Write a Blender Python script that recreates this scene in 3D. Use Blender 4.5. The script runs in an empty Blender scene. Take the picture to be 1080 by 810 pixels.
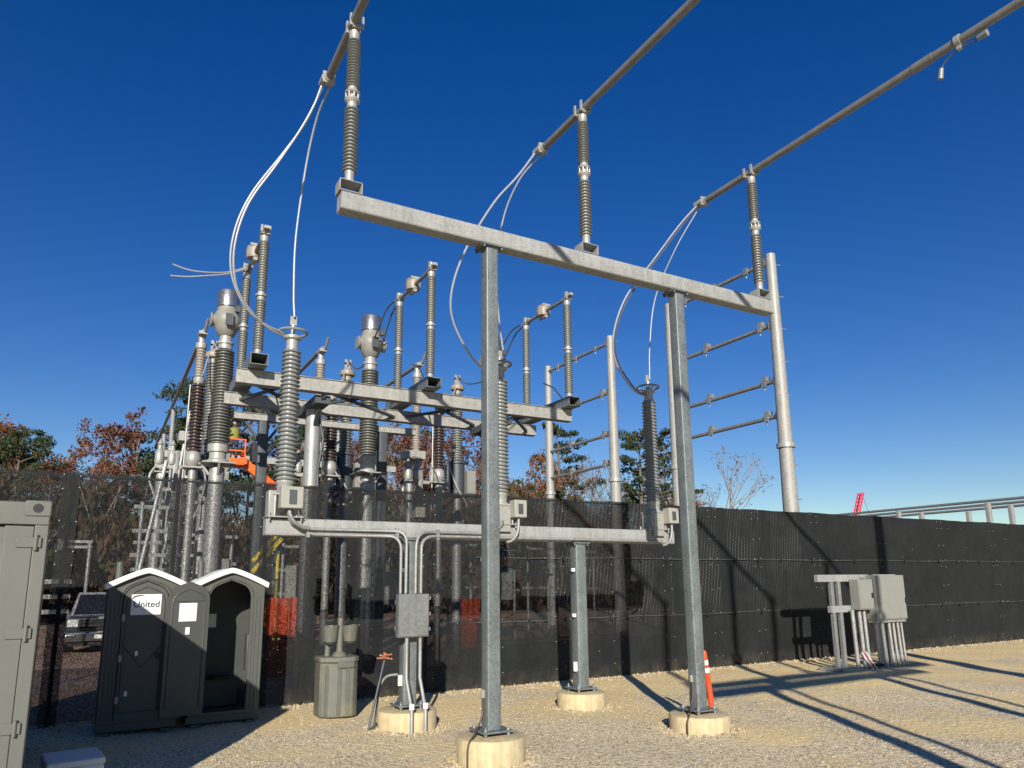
import bpy, bmesh, math, random
from mathutils import Vector, Matrix, Euler
from math import sin, cos, pi, radians as R

scene = bpy.context.scene
COL = scene.collection
rnd = random.Random(7)

# ------------------------------------------------------------------ mesh builder
class MB:
    def __init__(s): s.v=[]; s.f=[]
    def add(s, vs, fs):
        o=len(s.v); s.v+= [tuple(v) for v in vs]; s.f+= [tuple(i+o for i in f) for f in fs]; return s
    def box(s, x0,x1,y0,y1,z0,z1):
        return s.add([(x0,y0,z0),(x1,y0,z0),(x1,y1,z0),(x0,y1,z0),(x0,y0,z1),(x1,y0,z1),(x1,y1,z1),(x0,y1,z1)],
            [(3,2,1,0),(4,5,6,7),(0,1,5,4),(1,2,6,5),(2,3,7,6),(3,0,4,7)])
    def obox(s, c, size, rot=(0,0,0)):
        m=Euler(rot).to_matrix(); hx,hy,hz=[q/2 for q in size]
        vs=[Vector(c)+m@Vector((sx*hx,sy*hy,sz*hz)) for sz in(-1,1) for sx,sy in((-1,-1),(1,-1),(1,1),(-1,1))]
        return s.add(vs,[(3,2,1,0),(4,5,6,7),(0,1,5,4),(1,2,6,5),(2,3,7,6),(3,0,4,7)])
    def bar(s, a, b, w, h, up=(0,0,1)):
        a=Vector(a); b=Vector(b); d=(b-a).normalized(); u=Vector(up)
        if abs(d.dot(u))>.98: u=Vector((0,1,0))
        x=d.cross(u).normalized(); y=x.cross(d)
        vs=[p+x*sx*w/2+y*sy*h/2 for p in(a,b) for sx,sy in((-1,-1),(1,-1),(1,1),(-1,1))]
        return s.add(vs,[(3,2,1,0),(4,5,6,7),(0,1,5,4),(1,2,6,5),(2,3,7,6),(3,0,4,7)])
    def extr(s, poly, O, U, V, W):
        """polygon (u,v) in plane O+uU+vV, extruded along the vector W"""
        O=Vector(O);U=Vector(U);V=Vector(V);W=Vector(W); n=len(poly)
        vs=[O+U*u+V*v for u,v in poly]+[O+U*u+V*v+W for u,v in poly]
        return s.add(vs,[tuple(range(n-1,-1,-1)),tuple(range(n,2*n))]+[(i,(i+1)%n,n+(i+1)%n,n+i) for i in range(n)])
    def hss(s, a, b, w, h, r=.03, up=(0,0,1)):
        a=Vector(a); b=Vector(b); d=(b-a); u=Vector(up)
        if abs(d.normalized().dot(u))>.98: u=Vector((0,1,0))
        x=d.normalized().cross(u).normalized(); y=x.cross(d.normalized())
        poly=[]
        for cx_,cy_,a0 in((w/2-r,h/2-r,0),(-w/2+r,h/2-r,90),(-w/2+r,-h/2+r,180),(w/2-r,-h/2+r,270)):
            for k in range(4):
                t=R(a0+30*k); poly.append((cx_+r*cos(t),cy_+r*sin(t)))
        return s.extr(poly,a,x,y,d)
    def ring(s, c, d, r, n):
        d=Vector(d).normalized(); u=Vector((0,0,1)) if abs(d.z)<.9 else Vector((1,0,0))
        x=d.cross(u).normalized(); y=d.cross(x)
        return [Vector(c)+x*r*cos(2*pi*i/n)+y*r*sin(2*pi*i/n) for i in range(n)]
    def cyl(s, a, b, r0, r1=None, n=16, caps=True):
        r1=r0 if r1 is None else r1; d=Vector(b)-Vector(a)
        vs=s.ring(a,d,r0,n)+s.ring(b,d,r1,n)
        fs=[(i,(i+1)%n,n+(i+1)%n,n+i) for i in range(n)]
        if caps: fs+=[tuple(range(n-1,-1,-1)),tuple(range(n,2*n))]
        return s.add(vs,fs)
    def tube(s, pts, r, n=8):
        pts=[Vector(p) for p in pts]; m=len(pts); vs=[]; rr=r if isinstance(r,(list,tuple)) else [r]*m
        px=None
        for i,p in enumerate(pts):
            d=(pts[min(i+1,m-1)]-pts[max(i-1,0)]).normalized()
            if px is None:
                u=Vector((0,0,1)) if abs(d.z)<.9 else Vector((1,0,0)); px=d.cross(u).normalized()
            px=(px-d*px.dot(d)).normalized(); py=d.cross(px)
            vs+=[p+px*rr[i]*cos(2*pi*k/n)+py*rr[i]*sin(2*pi*k/n) for k in range(n)]
        fs=[(i*n+k,i*n+(k+1)%n,(i+1)*n+(k+1)%n,(i+1)*n+k) for i in range(m-1) for k in range(n)]
        fs+=[tuple(range(n-1,-1,-1)),tuple(range((m-1)*n,m*n))]
        return s.add(vs,fs)
    def lathe(s, prof, base=(0,0,0), n=20):
        bx,by,bz=base; vs=[];m=len(prof)
        for r,z in prof: vs+=[(bx+r*cos(2*pi*k/n),by+r*sin(2*pi*k/n),bz+z) for k in range(n)]
        fs=[(i*n+k,i*n+(k+1)%n,(i+1)*n+(k+1)%n,(i+1)*n+k) for i in range(m-1) for k in range(n)]
        fs+=[tuple(range(n-1,-1,-1)),tuple(range((m-1)*n,m*n))]
        return s.add(vs,fs)
    def torus(s, c, RR, r, n=28, k=8):
        vs=[(c[0]+(RR+r*cos(2*pi*j/k))*cos(2*pi*i/n),c[1]+(RR+r*cos(2*pi*j/k))*sin(2*pi*i/n),c[2]+r*sin(2*pi*j/k)) for i in range(n) for j in range(k)]
        return s.add(vs,[(i*k+j,((i+1)%n)*k+j,((i+1)%n)*k+(j+1)%k,i*k+(j+1)%k) for i in range(n) for j in range(k)])
    def ball(s, c, r, n=12, sc=(1,1,1)):
        prof=[(max(.001,r*sin(pi*i/8)),-r*cos(pi*i/8)) for i in range(9)]; o=len(s.v); s.lathe(prof,(0,0,0),n)
        for i in range(o,len(s.v)):
            x,y,z=s.v[i]; s.v[i]=(c[0]+x*sc[0],c[1]+y*sc[1],c[2]+z*sc[2])
        return s
    def build(s, name, mat, parent=None, bevel=0, smooth=True, label=None):
        me=bpy.data.meshes.new(name); me.from_pydata(s.v,[],s.f); me.update()
        bm=bmesh.new(); bm.from_mesh(me); bmesh.ops.recalc_face_normals(bm,faces=bm.faces); bm.to_mesh(me); bm.free()
        if smooth:
            me.polygons.foreach_set('use_smooth',[True]*len(me.polygons)); me.set_sharp_from_angle(angle=R(38))
        o=bpy.data.objects.new(name,me); COL.objects.link(o)
        if mat: me.materials.append(mat)
        if parent: o.parent=parent
        if bevel:
            b=o.modifiers.new('bevel','BEVEL'); b.width=bevel; b.segments=2; b.limit_method='ANGLE'; b.angle_limit=R(40)
        if label: o['label']=label
        return o

def thing(name,label,cat,loc=(0,0,0),rz=0,group=None,rot=None):
    o=bpy.data.objects.new(name,None); COL.objects.link(o); o.location=loc; o.rotation_euler=rot or (0,0,rz)
    o.empty_display_size=.1
    return tag(o,label,cat,group)
def tag(o,label,cat,group=None):
    o['label']=label; o['category']=cat
    if group: o['group']=group
    return o
def each(pieces,name,m,parent,bevel=0):
    return [q.build(name,m,parent,bevel) for q in pieces]
def struct(o): o['kind']='structure'; return o
def clone(root,label=None,loc=None,rz=None,scale=None):
    c=root.copy(); COL.objects.link(c)
    if label: c['label']=label
    if loc is not None: c.location=loc
    if rz is not None: c.rotation_euler=(0,0,rz)
    if scale is not None: c.scale=scale
    for ch in list(root.children):
        d=ch.copy(); COL.objects.link(d); d.parent=c
        for g in list(ch.children):
            e=g.copy(); COL.objects.link(e); e.parent=d
    return c
def spline(pts,k=8):
    P=[Vector(p) for p in pts]; P=[P[0]*2-P[1]]+P+[P[-1]*2-P[-2]]; out=[]
    for i in range(1,len(P)-2):
        a,b,c,d=P[i-1:i+3]
        for j in range(k):
            t=j/k; out.append(.5*((2*b)+(c-a)*t+(2*a-5*b+4*c-d)*t*t+(3*b-a-3*c+d)*t**3))
    out.append(P[-2]); return out
def sheds(z0,z1,n,rc,rs,rc1=None,rs1=None):
    rc1=rc if rc1 is None else rc1; rs1=rs if rs1 is None else rs1; p=(z1-z0)/n; out=[]
    for i in range(n):
        t=i/n; c=rc+(rc1-rc)*t; q=rs+(rs1-rs)*t; z=z0+i*p
        out+=[(c,z),(q*.98,z+.16*p),(q,z+.26*p),(q*.95,z+.36*p),(c,z+.66*p)]
    out.append((rc1,z1)); return out

# ------------------------------------------------------------------ materials
def nodes(name):
    m=bpy.data.materials.new(name); m.use_nodes=True; nt=m.node_tree; b=nt.nodes['Principled BSDF']
    return m,nt,b
def N(nt,t,**kw):
    n=nt.nodes.new(t)
    for k,v in kw.items():
        if k in n.inputs: n.inputs[k].default_value=v
        else: setattr(n,k,v)
    return n
def ramp(nt,stops):
    n=nt.nodes.new('ShaderNodeValToRGB'); e=n.color_ramp.elements
    while len(e)>1: e.remove(e[-1])
    e[0].position=stops[0][0]; e[0].color=(*stops[0][1],1)
    for p,c in stops[1:]:
        q=e.new(p); q.color=(*c,1)
    return n
def mat(name,col,rough=.6,metal=0.,var=.15,scale=8.,bump=0.,bscale=60.,streak=0.,dirt=None,spec=.5):
    """base colour broken up by two noise scales, optional vertical streaks, dirt tint and fine bump"""
    m,nt,b=nodes(name); L=nt.links.new
    tc=N(nt,'ShaderNodeTexCoord'); n1=N(nt,'ShaderNodeTexNoise',Scale=scale,Detail=6.,Roughness=.6); L(tc.outputs['Object'],n1.inputs['Vector'])
    lo=[c*(1-var) for c in col]; hi=[min(1,c*(1+var)) for c in col]
    r=ramp(nt,[(.3,lo),(.7,hi)]); L(n1.outputs['Fac'],r.inputs['Fac']); out=r.outputs['Color']
    if streak:
        mp=N(nt,'ShaderNodeMapping'); mp.inputs['Scale'].default_value=(1,1,.06); L(tc.outputs['Object'],mp.inputs['Vector'])
        n2=N(nt,'ShaderNodeTexNoise',Scale=scale*3,Detail=4.); L(mp.outputs['Vector'],n2.inputs['Vector'])
        mx=N(nt,'ShaderNodeMix',data_type='RGBA',blend_type='MULTIPLY'); mx.inputs[0].default_value=streak
        r2=ramp(nt,[(.35,(.55,.55,.55)),(.65,(1,1,1))]); L(n2.outputs['Fac'],r2.inputs['Fac'])
        L(out,mx.inputs[6]); L(r2.outputs['Color'],mx.inputs[7]); out=mx.outputs[2]
    if dirt:
        n3=N(nt,'ShaderNodeTexNoise',Scale=scale*.45,Detail=8.,Roughness=.7); L(tc.outputs['Object'],n3.inputs['Vector'])
        r3=ramp(nt,[(.52,(0,0,0)),(.72,(1,1,1))]); L(n3.outputs['Fac'],r3.inputs['Fac'])
        mx=N(nt,'ShaderNodeMix',data_type='RGBA'); L(r3.outputs['Color'],mx.inputs[0]); L(out,mx.inputs[6]); mx.inputs[7].default_value=(*dirt,1); out=mx.outputs[2]
    L(out,b.inputs['Base Color']); b.inputs['Roughness'].default_value=rough; b.inputs['Metallic'].default_value=metal
    b.inputs['Specular IOR Level'].default_value=spec
    if bump:
        n4=N(nt,'ShaderNodeTexNoise',Scale=bscale,Detail=4.); L(tc.outputs['Object'],n4.inputs['Vector'])
        bp=N(nt,'ShaderNodeBump',Strength=bump,Distance=.01); L(n4.outputs['Fac'],bp.inputs['Height']); L(bp.outputs['Normal'],b.inputs['Normal'])
    return m
def galv(name,col,rough,metal,cells=45.,var=.2):
    m,nt,b=nodes(name); L=nt.links.new
    tc=N(nt,'ShaderNodeTexCoord'); v=N(nt,'ShaderNodeTexVoronoi',Scale=cells); L(tc.outputs['Object'],v.inputs['Vector'])
    n=N(nt,'ShaderNodeTexNoise',Scale=3.,Detail=6.,Roughness=.65); L(tc.outputs['Object'],n.inputs['Vector'])
    bw=N(nt,'ShaderNodeSeparateColor'); L(v.outputs['Color'],bw.inputs['Color'])
    a=N(nt,'ShaderNodeMath',operation='MULTIPLY_ADD'); a.inputs[1].default_value=.45; L(bw.outputs[0],a.inputs[0]); L(n.outputs['Fac'],a.inputs[2])
    r=ramp(nt,[(.35,[c*(1-var) for c in col]),(.65,col),(1.,[c*(1+var) for c in col])]); L(a.outputs[0],r.inputs['Fac'])
    mp=N(nt,'ShaderNodeMapping'); mp.inputs['Scale'].default_value=(1,1,.05); L(tc.outputs['Object'],mp.inputs['Vector'])
    n2=N(nt,'ShaderNodeTexNoise',Scale=14.,Detail=4.); L(mp.outputs['Vector'],n2.inputs['Vector'])
    r2=ramp(nt,[(.35,(.75,.75,.75)),(.6,(1,1,1))]); L(n2.outputs['Fac'],r2.inputs['Fac'])
    mx=N(nt,'ShaderNodeMix',data_type='RGBA',blend_type='MULTIPLY'); mx.inputs[0].default_value=.6; L(r.outputs['Color'],mx.inputs[6]); L(r2.outputs['Color'],mx.inputs[7])
    L(mx.outputs[2],b.inputs['Base Color']); b.inputs['Metallic'].default_value=metal
    rr=ramp(nt,[(.3,(rough*.85,)*3),(.7,(min(1,rough*1.2),)*3)]); L(a.outputs[0],rr.inputs['Fac']); L(rr.outputs['Color'],b.inputs['Roughness'])
    return m
M={}
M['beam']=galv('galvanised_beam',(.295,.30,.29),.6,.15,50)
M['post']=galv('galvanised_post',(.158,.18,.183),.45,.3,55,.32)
M['galv']=galv('galvanised_far',(.27,.275,.27),.45,.45,30)
M['pole']=galv('galvanised_pole',(.32,.32,.31),.42,.4,20,.15)
M['ladder']=galv('galvanised_pole_pale',(.32,.315,.29),.5,.2,20,.15)
M['darksteel']=mat('dark_steel',(.07,.08,.09),.55,.3)
M['sheds']=mat('grey_porcelain',(.205,.215,.205),.35,0,.08,5)
M['sheds_dark']=mat('brown_porcelain',(.06,.042,.036),.3,0,.15,5)
M['sheds_far']=mat('grey_porcelain_far',(.175,.178,.16),.4,0,.1,5)
M['sheds_pale']=mat('pale_porcelain',(.33,.335,.32),.4,0,.1,5)
M['tan']=mat('tan_porcelain',(.27,.235,.185),.5,0,.15,5)
M['cap']=mat('cast_aluminium_cap',(.34,.335,.31),.45,.25,.12,12,.1)
M['alu']=mat('dull_aluminium_tube',(.20,.195,.185),.5,.3,.15,6)
M['cable']=mat('stranded_aluminium',(.34,.35,.36),.5,.3,.15,40)
M['cable_dark']=mat('dark_stranded_conductor',(.10,.10,.10),.5,.3,.15,40)
M['jbox']=mat('cream_grey_box_paint',(.31,.305,.265),.5,0,.06,6,.05)
M['panelbox']=galv('dull_zinc_panel',(.17,.18,.175),.55,.2,30)
M['conduit']=galv('grey_conduit',(.29,.29,.28),.45,.3,30)
M['black']=mat('black_rubber',(.012,.012,.013),.6,0,.2)
M['white']=mat('white_plastic',(.78,.78,.74),.45,0,.05,4)
M['concrete']=mat('cream_concrete',(.56,.46,.27),.85,0,.2,5,.5,45,.55,(.33,.28,.20))
M['drum']=galv('brushed_drum',(.36,.36,.36),.3,.85,20,.1)
M['head']=mat('grey_head_paint',(.23,.225,.20),.5,0,.12,5)
M['copper']=mat('dark_copper_wire',(.07,.05,.04),.6,.2)
M['orange']=mat('orange_plastic',(.72,.07,.012),.45,0,.12,6)
M['orange_paint']=mat('orange_machine_paint',(.75,.12,.015),.45,0,.1,4)
M['yellow']=mat('yellow_paint',(.55,.42,.03),.5,0,.15,5)
M['redpaint']=mat('red_crane_paint',(.55,.05,.09),.5,0,.1,2)
M['container']=mat('grey_green_container_paint',(.122,.126,.112),.55,0,.07,1.6,.06,30,.18,(.12,.12,.10))
M['container_dark']=mat('container_groove_paint',(.09,.092,.078),.6,0,.1,3)
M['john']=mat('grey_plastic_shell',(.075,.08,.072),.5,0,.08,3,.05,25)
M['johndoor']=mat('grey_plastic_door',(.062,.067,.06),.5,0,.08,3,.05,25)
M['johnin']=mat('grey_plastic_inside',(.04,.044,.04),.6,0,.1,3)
M['navy']=mat('navy_lettering',(.012,.02,.05),.5,0,.02)
M['greytext']=mat('grey_lettering',(.35,.40,.40),.5,0,.02)
M['sign']=mat('white_sign_sheet',(.72,.72,.70),.45,0,.03,6)
M['wash']=mat('grey_green_sink_plastic',(.12,.125,.105),.5,0,.12,5,.06,25,.25,(.20,.17,.10))
M['elec']=mat('light_grey_enclosure',(.225,.23,.205),.5,0,.06,3)
M['truckpaint']=mat('silver_truck_paint',(.30,.30,.31),.3,.1,.03,2)
M['glass']=mat('dark_windscreen',(.02,.022,.025),.08,0,.05,spec=.8)
M['chrome']=mat('chrome_trim',(.5,.5,.5),.15,.9,.05)
M['lamp']=mat('headlamp_glass',(.65,.66,.66),.15,0,.1,20)
M['hiviz']=mat('yellow_green_vest',(.20,.20,.03),.7,0,.1)
M['cloth']=mat('dark_work_clothes',(.03,.035,.05),.8,0,.2)
M['skin']=mat('skin',(.42,.26,.18),.55,0,.05)
M['bark_pine']=mat('pine_bark',(.13,.10,.08),.9,0,.3,3,.5,8)
M['bark']=mat('grey_bark',(.20,.18,.16),.9,0,.3,3,.5,8)
def leaf(name,cols):
    m,nt,b=nodes(name); L=nt.links.new
    gi=N(nt,'ShaderNodeNewGeometry'); r=ramp(nt,[(i/max(1,len(cols)-1),c) for i,c in enumerate(cols)])
    L(gi.outputs['Random Per Island'],r.inputs['Fac']); L(r.outputs['Color'],b.inputs['Base Color'])
    b.inputs['Roughness'].default_value=.7; b.inputs['Specular IOR Level'].default_value=.2
    tr=N(nt,'ShaderNodeBsdfTranslucent'); L(r.outputs['Color'],tr.inputs['Color']); mx=N(nt,'ShaderNodeMixShader'); mx.inputs[0].default_value=.25
    L(b.outputs[0],mx.inputs[1]); L(tr.outputs[0],mx.inputs[2]); L(mx.outputs[0],nt.nodes['Material Output'].inputs['Surface'])
    return m
M['leaf_pine']=leaf('pine_needles',[(.03,.048,.02),(.055,.078,.03),(.04,.06,.032),(.085,.095,.045)])
M['leaf_red']=leaf('rust_red_leaves',[(.11,.035,.02),(.16,.06,.03),(.10,.05,.03),(.20,.09,.05),(.13,.02,.025)])
M['leaf_orange']=leaf('orange_brown_leaves',[(.22,.085,.025),(.17,.07,.03),(.26,.12,.04),(.12,.05,.025)])
M['leaf_bare']=leaf('sparse_grey_brown_twig_leaves',[(.16,.12,.09),(.20,.14,.11),(.13,.10,.08)])
M['leaf_shrub']=leaf('brown_shrub_leaves',[(.09,.05,.03),(.12,.065,.035),(.06,.05,.025),(.07,.075,.03)])

# gravel ground
def ground_mat(name,cols,dirtcol,thr):
    m,nt,b=nodes(name); L=nt.links.new
    g=N(nt,'ShaderNodeNewGeometry'); P=g.outputs['Position']
    v=N(nt,'ShaderNodeTexVoronoi',Scale=46.); L(P,v.inputs['Vector'])
    v2=N(nt,'ShaderNodeTexVoronoi',Scale=110.); L(P,v2.inputs['Vector'])
    s=N(nt,'ShaderNodeSeparateColor'); L(v.outputs['Color'],s.inputs['Color'])
    r=ramp(nt,cols); L(s.outputs[0],r.inputs['Fac'])
    s2=N(nt,'ShaderNodeSeparateColor'); L(v2.outputs['Color'],s2.inputs['Color'])
    r2=ramp(nt,[(0,[c*.7 for c in dirtcol]),(.5,dirtcol),(1,[min(1,c*1.2) for c in dirtcol])]); L(s2.outputs[1],r2.inputs['Fac'])
    n=N(nt,'ShaderNodeTexNoise',Scale=.42,Detail=7.,Roughness=.62); L(P,n.inputs['Vector'])
    sp=N(nt,'ShaderNodeSeparateXYZ'); L(P,sp.inputs[0])
    q1=N(nt,'ShaderNodeMapRange'); q1.inputs[1].default_value=8; q1.inputs[2].default_value=13; q1.inputs[3].default_value=0; q1.inputs[4].default_value=.10; L(sp.outputs['X'],q1.inputs[0])
    q2=N(nt,'ShaderNodeMapRange'); q2.inputs[1].default_value=11.0; q2.inputs[2].default_value=12.0; q2.inputs[3].default_value=0; q2.inputs[4].default_value=.10; L(sp.outputs['Y'],q2.inputs[0])
    ad=N(nt,'ShaderNodeMath',operation='ADD'); L(q1.outputs[0],ad.inputs[0]); L(q2.outputs[0],ad.inputs[1])
    ad2=N(nt,'ShaderNodeMath',operation='ADD'); L(ad.outputs[0],ad2.inputs[0]); L(n.outputs['Fac'],ad2.inputs[1])
    k=ramp(nt,[(thr-.04,(0,0,0)),(thr+.06,(1,1,1))]); L(ad2.outputs[0],k.inputs['Fac'])
    nf=N(nt,'ShaderNodeTexNoise',Scale=9.,Detail=5.,Roughness=.7); L(P,nf.inputs['Vector'])
    kk=N(nt,'ShaderNodeMath',operation='MULTIPLY',use_clamp=True); kr=ramp(nt,[(.3,(.35,.35,.35)),(.6,(1,1,1))]); L(nf.outputs['Fac'],kr.inputs['Fac'])
    L(k.outputs['Color'],kk.inputs[0]); L(kr.outputs['Color'],kk.inputs[1])
    mx=N(nt,'ShaderNodeMix',data_type='RGBA'); L(kk.outputs[0],mx.inputs[0]); L(r.outputs['Color'],mx.inputs[6]); L(r2.outputs['Color'],mx.inputs[7])
    big=N(nt,'ShaderNodeTexNoise',Scale=.16,Detail=3.); L(P,big.inputs['Vector']); br=ramp(nt,[(.3,(.92,.92,.92)),(.7,(1.,1.,1.))]); L(big.outputs['Fac'],br.inputs['Fac'])
    m2=N(nt,'ShaderNodeMix',data_type='RGBA',blend_type='MULTIPLY'); m2.inputs[0].default_value=1; L(mx.outputs[2],m2.inputs[6]); L(br.outputs['Color'],m2.inputs[7])
    L(m2.outputs[2],b.inputs['Base Color']); b.inputs['Roughness'].default_value=.9; b.inputs['Specular IOR Level'].default_value=.15
    inv=N(nt,'ShaderNodeMath',operation='MULTIPLY_ADD'); inv.inputs[1].default_value=-.5; inv.inputs[2].default_value=1.; L(kk.outputs[0],inv.inputs[0])
    mul=N(nt,'ShaderNodeMath',operation='MULTIPLY'); L(v.outputs['Distance'],mul.inputs[0]); L(inv.outputs[0],mul.inputs[1])
    bp=N(nt,'ShaderNodeBump',Strength=.65,Distance=.02); bp.invert=True; L(mul.outputs[0],bp.inputs['Height'])
    bp2=N(nt,'ShaderNodeBump',Strength=.6,Distance=.08); L(nf.outputs['Fac'],bp2.inputs['Height']); L(bp.outputs['Normal'],bp2.inputs['Normal'])
    L(bp2.outputs['Normal'],b.inputs['Normal'])
    return m
M['ground']=ground_mat('gravel_and_sand',[(0,(.14,.115,.08)),(.12,(.42,.34,.22)),(.33,(.70,.575,.37)),(.7,(.85,.715,.47)),(1,(.93,.83,.60))],(.90,.68,.34),.55)
M['yard']=ground_mat('brown_yard_gravel',[(0,(.22,.15,.11)),(.5,(.36,.25,.19)),(1,(.52,.40,.32))],(.33,.21,.14),.6)
M['stone']=leaf('loose_stone',[(.26,.21,.14),(.46,.38,.25),(.60,.50,.34),(.70,.60,.42),(.38,.30,.19)])

def mesh_fabric(name,open0=1.,stripes=True):
    """black woven wind screen: openness falls off along the fence; chain link glints painted into the colour in patches"""
    m,nt,b=nodes(name); L=nt.links.new
    g=N(nt,'ShaderNodeNewGeometry'); sx=N(nt,'ShaderNodeSeparateXYZ'); L(g.outputs['Position'],sx.inputs[0])
    def rng(src,a,b_,c,d):
        q=N(nt,'ShaderNodeMapRange'); q.inputs[1].default_value=a;q.inputs[2].default_value=b_;q.inputs[3].default_value=c;q.inputs[4].default_value=d; L(src,q.inputs[0]); return q.outputs[0]
    def op(o,a,b_):
        q=N(nt,'ShaderNodeMath',operation=o)
        for i,x in enumerate((a,b_)):
            if isinstance(x,(int,float)): q.inputs[i].default_value=x
            else: L(x,q.inputs[i])
        return q.outputs[0]
    X,Z=sx.outputs['X'],sx.outputs['Z']
    openx=op('MULTIPLY',rng(X,1.2,8.5,.70,.30),rng(X,8.5,13.2,1.,0.))
    low=op('MAXIMUM',rng(Z,.9,1.45,.35,1.),rng(X,2.6,4.4,1.,0.))
    openf=op('MULTIPLY',op('MULTIPLY',openx,low),open0)
    mp=N(nt,'ShaderNodeMapping'); mp.inputs['Scale'].default_value=(1,0,.45); L(g.outputs['Position'],mp.inputs['Vector'])
    w=N(nt,'ShaderNodeTexVoronoi',Scale=75.); L(mp.outputs['Vector'],w.inputs['Vector'])
    pat=rng(w.outputs['Distance'],.15,.6,1.35,.45)
    openf=op('MULTIPLY',openf,pat); q=N(nt,'ShaderNodeMath',operation='MINIMUM'); L(openf,q.inputs[0]); q.inputs[1].default_value=.92; openf=q.outputs[0]
    n=N(nt,'ShaderNodeTexNoise',Scale=1.2,Detail=6.,Roughness=.7); L(g.outputs['Position'],n.inputs['Vector'])
    r=ramp(nt,[(.3,(.0095,.011,.0115)),(.7,(.0175,.0195,.0195))]); L(n.outputs['Fac'],r.inputs['Fac']); col=r.outputs['Color']
    if stripes:  # pale slanted stripes in the base colour stand in for wire glints
        ph=op('ADD',op('MULTIPLY',X,9.5),op('MULTIPLY',Z,-1.5))
        fr=op('FRACT',ph,0.); st=op('LESS_THAN',fr,.27)
        zz=op('FRACT',op('ADD',op('MULTIPLY',Z,11.),op('MULTIPLY',op('FLOOR',ph,0.),.617)),0.); st=op('MULTIPLY',st,rng(zz,.1,.5,.25,1.))
        n2=N(nt,'ShaderNodeTexNoise',Scale=1.1,Detail=3.); L(g.outputs['Position'],n2.inputs['Vector'])
        mask=op('MULTIPLY',rng(X,7.5,9.5,0.,1.),rng(X,17.2,18.4,1.,0.))
        mask=op('MULTIPLY',mask,rng(Z,.9,1.6,0.,1.)); mask=op('MULTIPLY',mask,rng(n2.outputs['Fac'],.38,.6,0.,1.))
        gap=op('FRACT',op('DIVIDE',op('ADD',X,.25),1.6),0.); mask=op('MULTIPLY',mask,rng(gap,.18,.25,0.,1.))
        fac=op('MULTIPLY',st,mask)
        mx=N(nt,'ShaderNodeMix',data_type='RGBA'); L(fac,mx.inputs[0]); L(col,mx.inputs[6]); mx.inputs[7].default_value=(.055,.06,.058,1); col=mx.outputs[2]
    nd=N(nt,'ShaderNodeTexNoise',Scale=4.,Detail=7.,Roughness=.75); L(g.outputs['Position'],nd.inputs['Vector'])
    du=op('MULTIPLY',rng(Z,0.,.35,.5,0.),rng(nd.outputs['Fac'],.4,.7,0.,1.))
    md=N(nt,'ShaderNodeMix',data_type='RGBA'); L(du,md.inputs[0]); L(col,md.inputs[6]); md.inputs[7].default_value=(.13,.105,.07,1); col=md.outputs[2]
    L(col,b.inputs['Base Color']); b.inputs['Roughness'].default_value=.75; b.inputs['Specular IOR Level'].default_value=.2
    wv=N(nt,'ShaderNodeTexNoise',Scale=3.5,Detail=4.); L(mp.outputs['Vector'],wv.inputs['Vector'])
    bp=N(nt,'ShaderNodeBump',Strength=.6,Distance=.08); L(wv.outputs['Fac'],bp.inputs['Height']); L(bp.outputs['Normal'],b.inputs['Normal'])
    t=N(nt,'ShaderNodeBsdfTransparent'); ms=N(nt,'ShaderNodeMixShader'); L(openf,ms.inputs[0]); L(b.outputs[0],ms.inputs[1]); L(t.outputs[0],ms.inputs[2])
    L(ms.outputs[0],nt.nodes['Material Output'].inputs['Surface'])
    return m
M['screen']=mesh_fabric('black_wind_screen')
M['band']=mesh_fabric('doubled_wind_screen',.45,False)
def net_mat():
    m,nt,b=nodes('orange_safety_netting'); L=nt.links.new
    tc=N(nt,'ShaderNodeTexCoord'); v=N(nt,'ShaderNodeTexVoronoi',Scale=16.); L(tc.outputs['Object'],v.inputs['Vector'])
    b.inputs['Base Color'].default_value=(.85,.15,.06,1); b.inputs['Roughness'].default_value=.5
    q=N(nt,'ShaderNodeMath',operation='LESS_THAN'); q.inputs[1].default_value=.25; L(v.outputs['Distance'],q.inputs[0])
    t=N(nt,'ShaderNodeBsdfTransparent'); ms=N(nt,'ShaderNodeMixShader'); L(q.outputs[0],ms.inputs[0]); L(b.outputs[0],ms.inputs[1]); L(t.outputs[0],ms.inputs[2])
    L(ms.outputs[0],nt.nodes['Material Output'].inputs['Surface']); return m
M['net']=net_mat()

# ------------------------------------------------------------------ world, sun, camera
AZ,EL=28.3,21.2
w=bpy.data.worlds.new('World'); scene.world=w; w.use_nodes=True; nt=w.node_tree
sky=nt.nodes.new('ShaderNodeTexSky'); sky.sky_type='NISHITA'; sky.sun_disc=False
sky.sun_elevation=R(EL); sky.sun_rotation=R(180+AZ); sky.altitude=0; sky.air_density=1.; sky.dust_density=.0; sky.ozone_density=2.5
hs=nt.nodes.new('ShaderNodeHueSaturation'); hs.inputs['Saturation'].default_value=1.40; hs.inputs['Hue'].default_value=.520
nt.links.new(sky.outputs[0],hs.inputs['Color']); nt.links.new(hs.outputs[0],nt.nodes['Background'].inputs[0]); nt.nodes['Background'].inputs[1].default_value=.073
ld=bpy.data.lights.new('sun','SUN'); ld.energy=5.0; ld.angle=R(.53); ld.color=(1,.93,.82)
sun=bpy.data.objects.new('sun',ld); COL.objects.link(sun); sun.location=(-20,-40,30)
d=Vector((sin(R(AZ))*cos(R(EL)),cos(R(AZ))*cos(R(EL)),-sin(R(EL)))); sun.rotation_euler=d.to_track_quat('-Z','Y').to_euler()

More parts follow.
